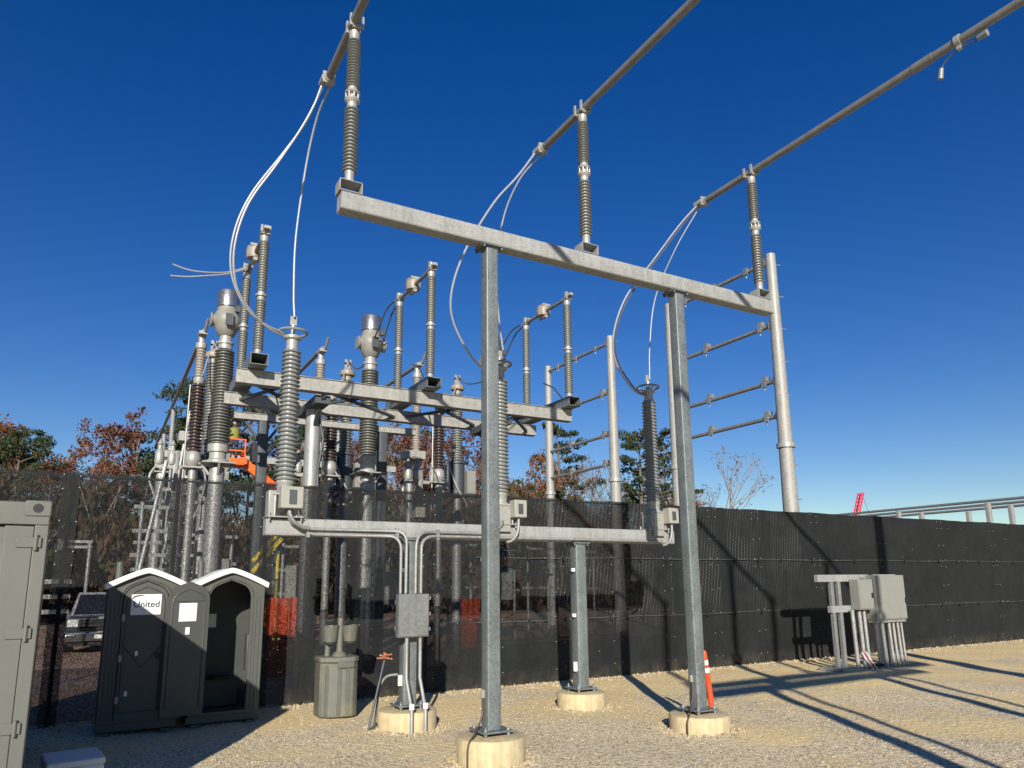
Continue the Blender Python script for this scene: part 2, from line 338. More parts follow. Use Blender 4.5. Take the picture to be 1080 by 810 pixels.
cd=bpy.data.cameras.new('camera'); cam=bpy.data.objects.new('camera',cd); COL.objects.link(cam); scene.camera=cam
RT=Vector((.8720741,-.48928628,-.00925724)); UP=Vector((-.08505434,-.17017003,.9817372)); FW=Vector((.48192585,.85536021,.1900168))
mw=Matrix.Identity(4)
for i in range(3): mw[i][0]=RT[i]; mw[i][1]=UP[i]; mw[i][2]=-FW[i]
mw[2][3]=2.2
cam.matrix_world=mw
cd.sensor_width=36; cd.lens=761.52/1080*36; cd.shift_y=60/1080; cd.clip_start=.05; cd.clip_end=3000
scene.view_settings.view_transform='Standard'; scene.view_settings.look='None'; scene.view_settings.gamma=1; scene.view_settings.exposure=.42
scene.cycles.transparent_max_bounces=24; scene.cycles.max_bounces=6; scene.cycles.use_adaptive_sampling=True

# ------------------------------------------------------------------ ground
def hgt(x,y):
    return .016*sin(x*.9+.4)*sin(y*.7+1.)+.009*sin(x*2.3+y*1.7)+.006*sin(x*3.9-y*2.9)
def ground():
    mb=MB(); xs=[-600,-200,-60,-20]+[-8+.25*i for i in range(145)]+[32,40,60,120,300,600]
    ys=[-300,-60,-20,-6]+[0+.25*i for i in range(57)]+[14.3,20,40,100,300,900]
    for y in ys:
        for x in xs:
            inside=(-8<=x<=28 and 0<=y<=14.0); f=1. if inside else 0
            f*=min(1,max(0,(14.0-y)/1.2))*min(1,max(0,(y-.2)/1)) if inside else 0
            mb.v.append((x,y,hgt(x,y)*f if inside else 0))
    n=len(xs)
    mb.f=[(j*n+i,j*n+i+1,(j+1)*n+i+1,(j+1)*n+i) for j in range(len(ys)-1) for i in range(n-1)]
    return struct(mb.build('ground',M['ground']))
ground()
struct(MB().add([(-120,14.35,.004),(200,14.35,.004),(200,110,.004),(-120,110,.004)],[(0,1,2,3)]).build('yard_ground',M['yard']))
def stones():
    mb=MB(); r=random.Random(3)
    ph=(1+5**.5)/2
    base=[Vector(v).normalized() for v in((1,0,0),(-1,0,0),(0,1,0),(0,-1,0),(0,0,1),(0,0,-1))]; fs=[(0,2,4),(2,1,4),(1,3,4),(3,0,4),(2,0,5),(1,2,5),(3,1,5),(0,3,5)]
    def put(x,y,s):
        q=Euler((r.random()*6,r.random()*6,r.random()*6)).to_matrix(); k=Vector((1+.5*r.random(),.8+.4*r.random(),.55+.4*r.random()))
        z=hgt(x,y)*min(1,max(0,(14-y)/1.2)) if y<14 else 0
        mb.add([Vector((x,y,z+s*.2))+q@Vector((b.x*k.x,b.y*k.y,b.z*k.z))*s*(.8+.4*r.random()) for b in base],fs)
    c=0
    while c<15000:
        d_=5.2+9*r.random()**1.3; a=R(-18+84*r.random()); x=d_*1.25*sin(a); y=d_*1.25*cos(a)
        if y>13.95 or y<4: continue
        if .5*(sin(x*.83+1)+sin(y*1.1+x*.4))<-.35 and r.random()<.8: continue
        put(x,y,r.choice((.006,.008,.009,.011,.014))); c+=1
    for i in range(2600): # coarser stone strip along the foot of the fence
        x=-3+33*r.random(); y=14.03-.55*r.random()**2
        put(x,y,.012+.02*r.random())
    for (px,py,pr) in ((4.46,8.52,.43),(7.95,8.52,.445),(7.6,11.08,.43),(4.33,11.08,.455)):
        for i in range(420):
            a=r.random()*6.3; q=pr+.015+.22*r.random()**2.2; put(px+q*cos(a),py+q*sin(a),r.choice((.010,.014,.018,.022)))
    for i in range(160):
        x=24*r.random(); y=6+7.8*r.random(); put(x,y,.012+.012*r.random())
    o=mb.build('loose_gravel',M['stone'],smooth=False); o['kind']='stuff'; o['label']='loose pale gravel stones scattered over the sandy ground'; o['category']='gravel'
stones()

# ------------------------------------------------------------------ fence
YF=14.08
def fence():
    t=thing('screened_fence','tall chain link fence covered in black wind screen, see-through at left, solid at right','fence',(0,YF,0))
    H=4.07; r=random.Random(5)
    xs=[-13.4,-10.2,-7.0,-3.8,-.54,1.1,2.65,4.34,5.9,7.5,9.1,10.7,12.3,13.9,15.5,17.9,21.0,24.1,27.2,30.3,33.4,36.5,42,48,54]
    for a,b in zip(xs,xs[1:]):
        n=max(6,int((b-a)/.2)); mb=MB(); k=22
        for j in range(k+1):
            z=H*j/k
            for i in range(n+1):
                u=i/n; x=a+(b-a)*u; e=min(u,1-u)*4; e=min(1,e)
                row=abs(sin(pi*z/(H/3)))
                y=.055*e*row*sin(x*2.1+a)+.016*sin(x*5+z*3+a)*e+.008*sin(x*17-z*4)*e
                top=0 if j<k else -.02*sin(pi*u)+.004*sin(u*23+a)
                mb.v.append((x,y,max(0,z+top)))
        mb.f=[(j*(n+1)+i,j*(n+1)+i+1,(j+1)*(n+1)+i+1,(j+1)*(n+1)+i) for j in range(k) for i in range(n)]
        mb.build('screen_panel',M['screen'],t)
    for x in xs:
        MB().cyl((x,.07,0),(x,.07,H-.02),.037,n=10).build('fence_post',M['darksteel'],t)
    for x in (-.54,1.1,2.65,3.5,4.34):
        w_=.13
        MB().add([(x-w_,-.05,0),(x+w_,-.05,0),(x+w_,-.05,H-.03),(x-w_,-.05,H-.03)],[(0,1,2,3)]).build('screen_overlap',M['band'],t)
    MB().cyl((-13.4,.05,H-.06),(54,.05,H-.06),.018,n=8).build('top_rail',M['darksteel'],t)
    for z in (1.335,2.70):
        mb=MB(); x=7.
        while x<40:
            L_=.5+r.random()*.7; zz=z+.012*sin(x*1.3)
            mb.bar((x,-.045,zz),(x+L_,-.045,z+.012*sin((x+L_)*1.3)),.006,.017); x+=L_+.02
        mb.build('seam_cord',mat('pale_seam_cord',(.06,.06,.057),.7),t)
    mb=MB()
    for x in xs:
        for dx in (-.12,.12):
            for z in (.25,.8,1.35,1.9,2.5,2.7,3.2,3.75,3.95): mb.obox((x+dx,-.06,z+.06*r.random()),(.018,.012,.018))
    for i in range(90):
        x=6+32*r.random(); z=r.choice((r.uniform(.3,3.9),1.34,2.7)); mb.obox((x,-.05,z),(.012+.012*r.random(),.01,.012+.012*r.random()))
    o=mb.build('cable_tie',mat('pale_cable_tie',(.26,.26,.25),.5),t); o['kind']='stuff'
    mb=MB(); x=8
    while x<40:
        for z in (1.335,2.70): mb.obox((x+.5*r.random(),-.06,z-.01),(.05,.02,.11))
        x+=1.05
    o=mb.build('tie_strap',M['black'],t); o['kind']='stuff'
fence()

# ------------------------------------------------------------------ foreground bus support
def pier(x,y,r,z,label):
    t=thing('concrete_pier',label,'footing',(x,y,0),group='round concrete piers under the steel posts')
    prof=[(r,-.1),(r,z-.03),(r-.012,z-.008),(r-.035,z)]
    MB().lathe(prof,n=40).build('pier',M['concrete'],t)
    return t
pier(4.46,8.52,.43,.30,'largest cream round concrete pier, cut by the bottom edge under the tallest post')
pier(7.95,8.52,.445,.24,'cream round concrete pier beside the orange delineator tube')
pier(7.60,11.08,.43,.27,'round concrete pier under the short post in front of the see-through screen')
pier(4.33,11.08,.455,.27,'round concrete pier with two conduits running down its side')

def base_plate(parent,x,y,z,s=.42):
    p=MB().box(x-s/2,x+s/2,y-s/2,y+s/2,z+.05,z+.075).build('base_plate',M['post'],parent,.004)
    for sx in(-1,1):
        for sy in(-1,1):
            mb=MB(); bx,by=x+sx*(s/2-.05),y+sy*(s/2-.05); mb.cyl((bx,by,z-.02),(bx,by,z+.13),.014,n=8); mb.cyl((bx,by,z+.075),(bx,by,z+.1),.026,n=6); mb.cyl((bx,by,z+.025),(bx,by,z+.05),.026,n=6)
            mb.build('anchor_bolt',M['galv'],p)
def bus_support(label,y,posts,xl,xr,zb,zt,pw,plates,lug=True,name='bus_support'):
    t=thing(name,label,'support structure',(0,y,0))
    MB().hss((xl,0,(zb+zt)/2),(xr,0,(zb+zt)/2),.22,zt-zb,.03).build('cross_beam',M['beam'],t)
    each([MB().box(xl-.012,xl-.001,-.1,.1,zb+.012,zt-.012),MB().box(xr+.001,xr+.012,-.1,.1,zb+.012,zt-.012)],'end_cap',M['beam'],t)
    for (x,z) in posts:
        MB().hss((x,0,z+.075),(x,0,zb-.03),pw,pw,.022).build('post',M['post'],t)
        MB().box(x-.17,x+.17,-.15,.15,zb-.03,zb-.002).build('cap_plate',M['post'],t,.003)
        for q in ((-.14,-.12),(.14,-.12),(-.14,.12),(.14,.12)): MB().cyl((x+q[0],q[1],zb-.065),(x+q[0],q[1],zb-.031),.02,n=6).build('cap_bolt',M['darksteel'],t)
        if plates: base_plate(t,x,0,z)
        if lug:
            l=MB().box(x-pw/2-.045,x-pw/2-.003,-.02,.012,z+.45,z+.55).build('ground_lug',M['cap'],t,.004)
            MB().tube(spline([(x-pw/2-.03,-.025,z+.45),(x-pw/2-.05,-.04,z+.25),(x-.24,-.08,z+.1),(x-.33,-.17,z+.05),(x-.43,-.22,z-.05),(x-.44,-.22,-.02)]),.011,6).build('ground_wire',M['copper'],l)
    return t
big=bus_support('tall galvanized steel T-frame with two posts and a long sloping-looking top beam',8.52,[(4.46,.30),(7.95,.24)],2.29,10.18,6.88,7.13,.19,True)

def insulator(label,loc,group,br=.15):
    t=thing('post_insulator',label,'insulator',loc,group=group)
    mb=MB().box(-.15,.15,-.11,.11,.0,.012).box(-.15,-.138,-.11,.11,.012,.15).box(.138,.15,-.11,.11,.012,.15).box(-.15,.15,-.11,.11,.15,.162)
    mb.build('mounting_bracket',M['beam'],t,.003)
    MB().lathe([(.085,.163),(.085,.18),(.062,.2),(.06,.30),(.066,.31),(.066,.33)],n=20).build('base_fitting',M['cap'],t)
    MB().lathe(sheds(.33,1.27,18,.062,.096),n=24).build('lower_column',M['sheds'],t)
    mb=MB().lathe([(.064,1.271),(.066,1.33),(.10,1.365),(.105,1.385),(.09,1.40),(.062,1.405)],n=20).lathe([(.062,1.455),(.09,1.46),(.105,1.475),(.10,1.495),(.066,1.53),(.064,1.569)],n=20)
    for k in range(8):
        a=k*pi/4; mb.cyl((.085*cos(a),.085*sin(a),1.39),(.085*cos(a),.085*sin(a),1.48),.012,n=6)
    mb.lathe([(.06,1.40),(.06,1.46)],n=16)
    mb.build('middle_flange',M['cap'],t)
    MB().lathe(sheds(1.57,2.30,17,.058,.09),n=24).build('upper_column',M['sheds'],t)
    MB().lathe([(.062,2.301),(.066,2.32),(.072,2.33),(.072,2.42),(.06,2.43)],n=20).build('top_cap',M['cap'],t)
    mb=MB().box(-.06,.06,-.1,.1,2.431,2.452)
    for s in (-1,1):
        mb.box(-.075,.075,s*.085-.02,s*.085+.02,2.453,2.475)
        for q in(-1,1): mb.box(q*.085-.012,q*.085+.012,s*.085-.022,s*.085+.022,2.44,2.62)
    mb.build('bus_clamp',M['cap'],t)
    return t
G='grey post insulators on the tall foreground beam'
I1=insulator('grey ribbed post insulator at the upper left end of the tall beam',(2.40,8.52,7.132),G)
I2=clone(I1,'grey ribbed post insulator at the middle of the tall beam',(6.16,8.52,7.132))
I3=clone(I1,'grey ribbed post insulator at the lower right end of the tall beam beside the pole',(9.98,8.52,7.132))

PH=(2.37,6.16,9.97); ZT=9.655
tl=('dull aluminium bus tube crossing the top edge left of centre','dull aluminium bus tube crossing the top edge at centre right','longest aluminium bus tube with a hanging damper, leaving at the upper right corner')
for i,x in enumerate(PH):
    t=thing('bus_tube',tl[i],'bus tube',(x,0,ZT),group='aluminium bus tubes over the beam')
    MB().cyl((0,-4.3,0),(0,9.72,0),.062,n=20).build('tube',M['alu'],t)
    mb=MB().cyl((0,9.66,0),(0,9.80,0),.078,n=18).box(-.09,.09,9.70,9.74,-.09,.09).box(-.10,-.05,9.72,9.92,-.035,.035).box(.03,.08,9.72,9.92,-.035,.035)
    mb.build('end_terminal',M['cap'],t)
    if i==2:
        MB().cyl((0,5.06,0),(0,5.36,0),.071,n=20).build('coupling_sleeve',M['alu'],t)
        MB().lathe([(.07,-.02),(.085,-.02),(.085,.02),(.07,.02)],n=20)
        r_=MB(); r_.cyl((0,4.66,0),(0,4.73,0),.084,n=20); r_.box(-.03,.03,4.67,4.72,-.14,-.07)
        dmp=r_.build('vibration_damper',M['cap'],t)
        MB().tube(spline([(.0,4.98,-.30),(0,4.92,-.2),(0,4.80,-.14),(0,4.69,-.125),(0,4.58,-.13),(0,4.47,-.15),(0,4.42,-.14)]),.010,6).build('messenger_wire',M['cable_dark'],dmp)
        mb=MB().cyl((0,4.97,-.26),(0,5.0,-.41),.032,.04,n=12).cyl((0,4.45,-.14),(0,4.32,-.14),.034,.05,n=12); mb.build('damper_weight',M['sheds'],dmp)

# jumper cables from the tubes to the low apparatus
def cable(label,pts,r=.0165,m='cable',group=None,name='jumper_cable'):
    o=MB().tube(spline(pts),r,8).build(name,M[m]); tag(o,label,'cable',group); return o
GC='flexible jumper cables hanging from the bus tubes'
cable('outer strand of the big left cable loop swinging down to the left ring',[(2.32,9.85,9.66),(2.16,10.04,9.1),(1.87,10.18,8.54),(1.46,10.31,7.8),(1.28,10.45,7.21),(1.29,10.59,6.68),(1.5,10.72,6.26),(1.79,10.86,6.07),(2.14,11.0,6.00),(2.26,11.02,5.99)],group=GC)
cable('inner strand of the big left cable loop, close beside the outer strand',[(2.34,9.88,9.64),(2.12,10.04,9.03),(1.80,10.18,8.36),(1.43,10.33,7.64),(1.30,10.47,6.99),(1.38,10.62,6.48),(1.60,10.75,6.2),(1.88,10.9,6.02),(2.15,11.04,5.97),(2.28,11.06,5.97)],group=GC)
cable('single bright cable dropping straight onto the left ring terminal',[(2.42,9.9,9.62),(2.36,10.35,9.35),(2.31,10.7,8.72),(2.26,10.95,7.6),(2.28,11.0,6.7),(2.31,11,6.28)],group=GC)
cable('bright cable loop bowing left of the front post and hooking back to it',[(6.10,9.85,9.66),(5.80,10.01,9.17),(5.4,10.18,8.62),(4.94,10.34,7.7),(4.77,10.51,6.96),(4.92,10.67,6.45),(5.42,10.84,5.93),(5.92,11.0,5.88)],.019,group=GC)
cable('thin cable dropping just behind the front post below the middle tube',[(6.20,9.9,9.63),(6.0,10.3,9.3),(5.9,10.7,8.75),(5.87,10.95,7.87),(5.95,11,6.9),(6.03,11.0,6.30)],.016,group=GC)
cable('outer strand of the right cable loop bowing down to the right ring',[(9.93,9.85,9.65),(9.55,10.01,9.18),(8.98,10.18,8.38),(8.37,10.34,7.53),(8.17,10.51,6.79),(8.34,10.67,6.28),(8.86,10.84,5.88),(9.34,11.0,5.82)],.017,group=GC)
cable('inner strand of the right cable loop, darker beside the outer strand',[(9.95,9.87,9.64),(9.60,10.05,9.14),(9.03,10.22,8.34),(8.43,10.36,7.5),(8.24,10.54,6.8),(8.41,10.7,6.33),(8.91,10.87,5.93),(9.36,11.04,5.86)],.015,'cable_dark',group=GC)
cable('thin dark cable dropping from the right tube to the right ring terminal',[(10.0,9.9,9.62),(9.75,10.4,8.85),(9.6,10.9,7.95),(9.48,11.0,6.95),(9.43,11,6.2)],.0125,group=GC)

# ------------------------------------------------------------------ low frame with cable terminations
low=bus_support('low galvanized two-post frame with conduits and a panel box in front of the fence',11.08,[(4.33,.27),(7.60,.27)],2.06,9.84,2.88,3.14,.22,True,False,'low_support_frame')
for x,z in ((4.33,.27),(7.6,.27)):
    for zz in (.62,1.55,2.35): 
        MB().box(x-.17,x-.113,-.07,-.02,zz,zz+.06 if zz>1 else zz+.16).build('white_cleat',M['white'],low,.004)
def conduit(pts,r=.024):
    return MB().tube(pts,r,10)
def bend(a,b,c,k=6):
    a,b,c=Vector(a),Vector(b),Vector(c); return [a*(1-t)**2+b*2*t*(1-t)+c*t*t for t in [i/k for i in range(k+1)]]
yc=-.155
c1=[(2.33,-.30,3.30)]+bend((2.33,-.28,3.2),(2.35,yc,2.99),(2.72,yc,2.985))+bend((4.0,yc,2.985),(4.17,yc-.1,2.985),(4.17,-.27,2.8))+[(4.17,-.27,2.02)]
c2=bend((2.58,yc,2.99),(2.66,yc,2.91),(2.78,yc,2.905))+bend((3.9,yc,2.905),(4.07,yc-.1,2.905),(4.08,-.27,2.7))+[(4.08,-.27,2.02)]
c3=bend((5.9,-.27,3.2),(5.9,yc,3.0),(5.6,yc,2.985))+bend((4.6,yc,2.985),(4.33,yc-.1,2.985),(4.33,-.27,2.7))+[(4.33,-.27,2.02)]
c4=[(9.45,-.18,2.92),(4.75,yc-.02,2.92)]+bend((4.7,yc-.02,2.92),(4.42,-.22,2.92),(4.42,-.27,2.66))+[(4.42,-.27,2.02)]
for c in (c1,c2,c3,c4): conduit(c).build('conduit',M['conduit'],low)
for x in (4.20,4.42):
    o=conduit([(x-.01,-.27,1.37),(x,-.28,.7),(x+.0,-.50,.42),(x,-.52,-.03)] if 0 else [(x,-.27,1.37),(x,-.28,.75),(x+.01,-.42,.45),(x+.01,-.50,.3),(x+.01,-.50,-.03)],.028).build('conduit',M['conduit'],low)
    MB().cyl((x+.01,-.50,.33),(x+.01,-.50,.41),.04,n=12).build('coupling',M['white'],o)
pb=MB().box(4.04,4.54,-.33,-.19,1.36,2.01).build('panel_box',M['panelbox'],low,.008)
MB().box(4.055,4.525,-.345,-.331,1.375,1.995).build('box_door',M['panelbox'],pb,.006)
each([MB().box(4.545,4.56,-.34,-.30,z,z+.05) for z in (1.45,1.68,1.92)],'box_clip',M['galv'],pb)
MB().box(4.05,4.53,-.19,-.12,1.45,1.52).box(4.05,4.53,-.19,-.12,1.85,1.92).build('box_strut',M['galv'],low)
each([MB().box(x,x+.05,-.19,-.115,2.86,3.03) for x in (2.62,4.02,4.72)],'conduit_clamp',M['galv'],low)

def termination(label,x,flip=False,band=False):
    t=thing('cable_termination',label,'termination',(x,11.05,3.142),group='ribbed cable terminations on the low frame')
    mb=MB().box(-.27,.25,-.18,.2,.0,.02).box(-.19,.19,-.17,.17,.33,.36)
    for sx in(-1,1):
        for sy in(-1,1): mb.cyl((sx*.16,sy*.14,.02),(sx*.16,sy*.14,.33),.02,n=8); mb.cyl((sx*.23,sy*.14,-.05),(sx*.23,sy*.14,.08),.014,n=6)
    mb.build('standoff_base',M['cap'],t,.003)
    s=1 if flip else -1
    bx=.10 if flip else -.02
    if flip:
        j=MB().box(.10,.34,-.34,-.14,.12,.42).build('junction_box',M['jbox'],t,.012)
        MB().box(.17,.26,-.352,-.341,.18,.35).build('box_window',M['darksteel'],j)
        MB().tube(bend((.22,-.25,.12),(.24,-.26,-.28),(.0,-.22,-.30)),.025,10).build('conduit_whip',M['conduit'],t)
        MB().box(-.13,.12,-.16,.1,-.12,.33).build('bushing_box',M['cap'],t,.01)
    else:
        j=MB().box(-.12,.20,-.36,-.16,.12,.44).build('junction_box',M['jbox'],t,.012)
        MB().box(-.005,.10,-.372,-.361,.18,.39).build('box_window',M['darksteel'],j)
        MB().tube(bend((.02,-.26,.12),(.04,-.30,-.13),(.33,-.19,-.16)),.027,10).build('conduit_whip',M['conduit'],t)
        MB().box(-.25,-.13,-.12,.12,.02,.40).build('bushing_box',M['cap'],t,.01)
    MB().lathe([(.15,.361),(.15,.38),(.12,.40),(.12,.50),(.135,.52),(.135,.56)],n=24).build('base_flange',M['cap'],t)
    MB().lathe(sheds(.56,2.62,31,.122,.163,.107,.145),n=28).build('ribbed_column',M['sheds'],t)
    MB().lathe([(.09,2.621),(.09,2.76),(.13,2.79),(.13,2.83),(.06,2.86)],n=24).build('top_cap',M['cap'],t)
    mb=MB().torus((0,0,2.90),.215,.022)
    for k in range(3):
        a=k*2*pi/3+.4; mb.bar((.1*cos(a),.1*sin(a),2.84),(.21*cos(a),.21*sin(a),2.90),.03,.012)
    mb.build('corona_ring',M['sheds'],t)
    MB().cyl((0,0,2.86),(0,0,3.02),.035,n=12).box(-.05,.05,-.012,.012,3.02,3.16).build('terminal_stud',M['cap'],t)
    return t
termination('tall ribbed cable termination at the left end of the low frame',2.31)
termination('ribbed cable termination mostly hidden behind the front tall post',5.98,True)
termination('ribbed cable termination at the right end of the low frame, a shadow across its top',9.42,True,True)

# ------------------------------------------------------------------ rows behind the camera that throw the long shadows
rear=bus_support('rear galvanized T-frame behind the viewer that carries the tubes on','0' and -1.5,[(5.3,0),(8.75,0)],3.5,10.6,5.35,5.6,.20,False,False,'rear_bus_support')
for i,x in enumerate((2.37,6.16,9.97)):
    if i==0: continue
    MB().cyl((x,0,5.6),(x,0,6.95),.12,n=16).build('pedestal',M['post'],rear)
for i,x in enumerate((6.16,9.97)):
    clone(I1,('rear post insulator on the pedestal under the centre tube','rear post insulator on the pedestal under the right tube')[i],(x,-1.5,6.95))['group']='rear post insulators behind the viewer'
rear2=bus_support('second rear galvanized T-frame farther behind the viewer',-4.2,[(4.4,0),(7.9,0)],2.2,10.2,6.9,7.13,.11,False,False,'rear_bus_support')
for i,x in enumerate(PH):
    clone(I1,('farthest rear insulator under the left tube end','farthest rear insulator under the centre tube end','farthest rear insulator under the right tube end')[i],(x,-4.2,7.132))['group']='rear post insulators behind the viewer'
o=MB().cyl((0,0,0),(0,0,13),.27,.19,n=20).build('steel_pole',M['pole']); o.location=(12.6,-1.5,0); tag(o,'tall round steel pole standing right of the viewer','pole')

# ------------------------------------------------------------------ switch stand behind the fence
def channel(mb,a,b,w,h,t=.012,face=-1):
    """C channel along X from a to b; web faces -Y"""
    x0,y,z=a; x1=b[0]
    mb.box(x0,x1,y,y+t,z-h/2,z+h/2).box(x0,x1,y-.03,y+w,z+h/2+.001,z+h/2+t).box(x0,x1,y-.03,y+w,z-h/2-t,z-h/2-.001)
t=thing('switch_stand','long galvanized double-beam stand carrying the three disconnect switches behind the fence','support structure',(0,0,0))
mb=MB(); channel(mb,(2.04,14.85,6.30),(10.12,14.85,6.30),.2,.27); mb.build('front_beam',M['ladder'],t)
mb=MB(); channel(mb,(2.06,16.6,6.24),(10.12,16.6,6.24),.2,.25); mb.build('back_beam',M['ladder'],t)
for x in (3.83,8.3):
    p=MB().cyl((x,15.75,0),(x,15.75,5.95),.17,.165,n=24).build('pole',M['pole'],t)
    MB().tube([(x+.05,15.57,5.9),(x+.2,15.6,5.3),(x+.1,15.55,4.6),(x+.08,15.56,0)],.025,8).build('conduit',M['darksteel'],p)
    MB().box(x-.16,x+.16,15.0,16.7,5.95,6.12).build('cross_arm',M['darksteel'],t)
    mb=MB().bar((x,15.9,5.6),(x,16.65,6.1),.08,.08).bar((x,15.6,5.6),(x,14.95,6.1),.08,.08); mb.build('knee_brace',M['darksteel'],t)
mb=MB()
for a,b in ((2.4,3.7),(3.9,6.0),(6.3,8.2),(8.4,9.8)):
    mb.bar((a,14.95,6.2),(b,16.6,6.2),.07,.06); mb.bar((a,16.6,6.23),((a+b)/2,14.95,6.23),.06,.06)
mb.build('lattice_brace',M['darksteel'],t)

def fine_insul(z0,h,r,n,smat='sheds_far',parent=None,x=0,y=0,name='insulator'):
    """two stacked ribbed units with a pale joint"""
    hm=h*.46
    p=MB().lathe([(q,z) for q,z in sheds(z0+.14,z0+hm,n,r*.74,r)],(x,y,0),16)
    p.lathe(sheds(z0+hm+.17,z0+h-.13,n,r*.72,r*.96),(x,y,0),16)
    o=p.build(name,M[smat],parent)
    each([MB().lathe([(r*.95,z0),(r*.95,z0+.03),(r*.6,z0+.05),(r*.7,z0+.139)],(x,y,0),16),MB().lathe([(r*.7,z0+hm+.001),(r*.75,z0+hm+.05),(r*1.12,z0+hm+.07),(r*1.12,z0+hm+.1),(r*.75,z0+hm+.12),(r*.7,z0+hm+.169)],(x,y,0),16),MB().lathe([(r*.75,z0+h-.129),(r*.8,z0+h-.1),(r*.85,z0+h-.02),(r*.5,z0+h)],(x,y,0),16)],'insulator_fitting',M['cap'],o)
    return o
def dswitch(label,x):
    t=thing('disconnect_switch',label,'switch',(x,14.7,6.46),group='disconnect switches on the stand behind the fence')
    mb=MB().box(-.17,.17,-.25,2.5,.001,.015).box(-.17,-.155,-.25,2.5,.015,.22).box(.155,.17,-.25,2.5,.015,.22).box(-.17,.17,-.25,2.5,.22,.234)
    mb.build('base_channel',M['post'],t)
    fine_insul(.24,2.62,.105,20,parent=t,y=0); fine_insul(.24,2.62,.105,20,parent=t,y=2.1)
    MB().cyl((0,-.1,2.92),(0,2.25,2.92),.045,n=12).build('blade_tube',M['alu'],t)
    h=MB().lathe([(.10,-.17),(.17,-.13),(.185,0),(.17,.13),(.10,.17)],(0,1.15,2.95),14).box(-.14,.14,1.02,1.28,2.86,3.05).build('gear_housing',M['tan'],t)
    MB().box(-.12,.12,.98,1.02,3.06,3.12).cyl((0,1.0,2.78),(0,1.3,2.78),.05,n=10).build('housing_cap',M['cap'],h)
    for y in (0,2.1):
        mb=MB().box(-.09,.09,y-.1,y+.1,2.87,2.90).box(-.1,-.06,y-.12,y-.04,2.9,3.05).box(.06,.1,y-.12,y-.04,2.9,3.05).box(-.05,.05,y-.22,y-.09,2.94,3.0).cyl((0,y,2.95),(0,y,3.08),.035,n=8)
        mb.build('terminal_clamp',M['cap'],t)
    MB().tube([(.0,.3,.3),(.12,.9,.75),(.12,1.4,1.0)],.02,6).build('control_rod',M['darksteel'],t)
    return t
dswitch('grey disconnect switch at the left end of the stand, tallest against the sky',2.40)
dswitch('grey disconnect switch at the middle of the stand, its blade slanting above the transformer cap',6.16)
dswitch('grey disconnect switch at the right end of the stand between post and pole frame',9.95)
cable('stub of twin bright wire poking left from the left switch, upper wire',[(2.40,16.62,9.40),(1.93,16.5,9.12),(1.44,16.4,8.98),(1.1,16.4,8.97),(.80,16.4,9.03)],.018,name='stub_wire')
cable('stub of twin bright wire poking left from the left switch, lower wire',[(2.40,16.60,9.36),(1.93,16.48,9.07),(1.44,16.4,8.89),(1.1,16.4,8.80),(.78,16.4,8.76)],.018,name='stub_wire')
for i,x in enumerate((6.16,9.95)):
    cable(('dark','dark')[i]+(' outer jumper from the middle switch down to the transformer head','  outer jumper from the right switch dropping behind the front post')[i].replace('  ',' '),[(x-.06,17.0,9.40),(x-.1,17.5,9.32),(x-.12,18.1,8.95),(x-.1,18.55,8.75)],.022,'cable_dark',name='switch_jumper')
    cable(('dark inner jumper beside it from the middle switch to the transformer head','dark inner jumper beside it from the right switch behind the front post')[i],[(x+.06,17.0,9.38),(x+.08,17.55,9.28),(x+.1,18.15,8.85),(x+.1,18.5,8.62)],.022,'cable_dark',name='switch_jumper')

# current transformers
def ct(label,x):
    t=thing('current_transformer',label,'transformer',(x,18.8,0),group='round-headed current transformers behind the fence')
    MB().cyl((0,0,0),(0,0,4.98),.19,.18,n=20).build('pedestal',M['pole'],t)
    mb=MB().box(-.38,.38,-.38,.38,5.06,5.09)
    for a in range(4):
        c,s_=cos(a*pi/2),sin(a*pi/2); mb.bar((.18*c,.18*s_,4.8),(.35*c,.35*s_,5.05),.05,.05)
    mb.build('top_plate',M['cap'],t)
    MB().lathe([(.26,5.091),(.26,5.15),(.2,5.2),(.2,5.34),(.25,5.37),(.25,5.55)],n=20).build('base_tank',M['cap'],t)
    MB().lathe(sheds(5.551,8.0,32,.19,.265,.165,.235),n=24).build('ribbed_column',M['sheds_far'],t)
    MB().lathe([(.17,8.001),(.17,8.12),(.2,8.14),(.2,8.2),(.15,8.22),(.15,8.34)],n=20).build('neck',M['cap'],t)
    h=MB().lathe([(.15,8.341),(.20,8.38),(.27,8.52),(.335,8.68),(.345,8.80),(.30,8.93),(.25,9.03),(.25,9.10)],n=24).cyl((-.37,0,8.74),(.37,0,8.74),.15,n=16).cyl((-.40,0,8.74),(-.365,0,8.74),.19,n=16).cyl((.365,0,8.74),(.40,0,8.74),.19,n=16).build('round_head',M['head'],t)
    MB().box(-.08,.10,-.40,-.36,8.55,8.85).box(.14,.3,-.33,-.25,8.95,9.1).build('terminal_pad',M['darksteel'],h)
    MB().lathe([(.27,9.12),(.27,9.52),(.25,9.55),(.1,9.56)],n=24).build('cap_drum',M['drum'],t)
    return t
ct('tall round-headed current transformer at left with a silver drum cap',2.28)
ct('round-headed current transformer with silver drum cap beside the middle switch',6.08)
ct('round-headed current transformer hidden behind the tallest front post',9.95)

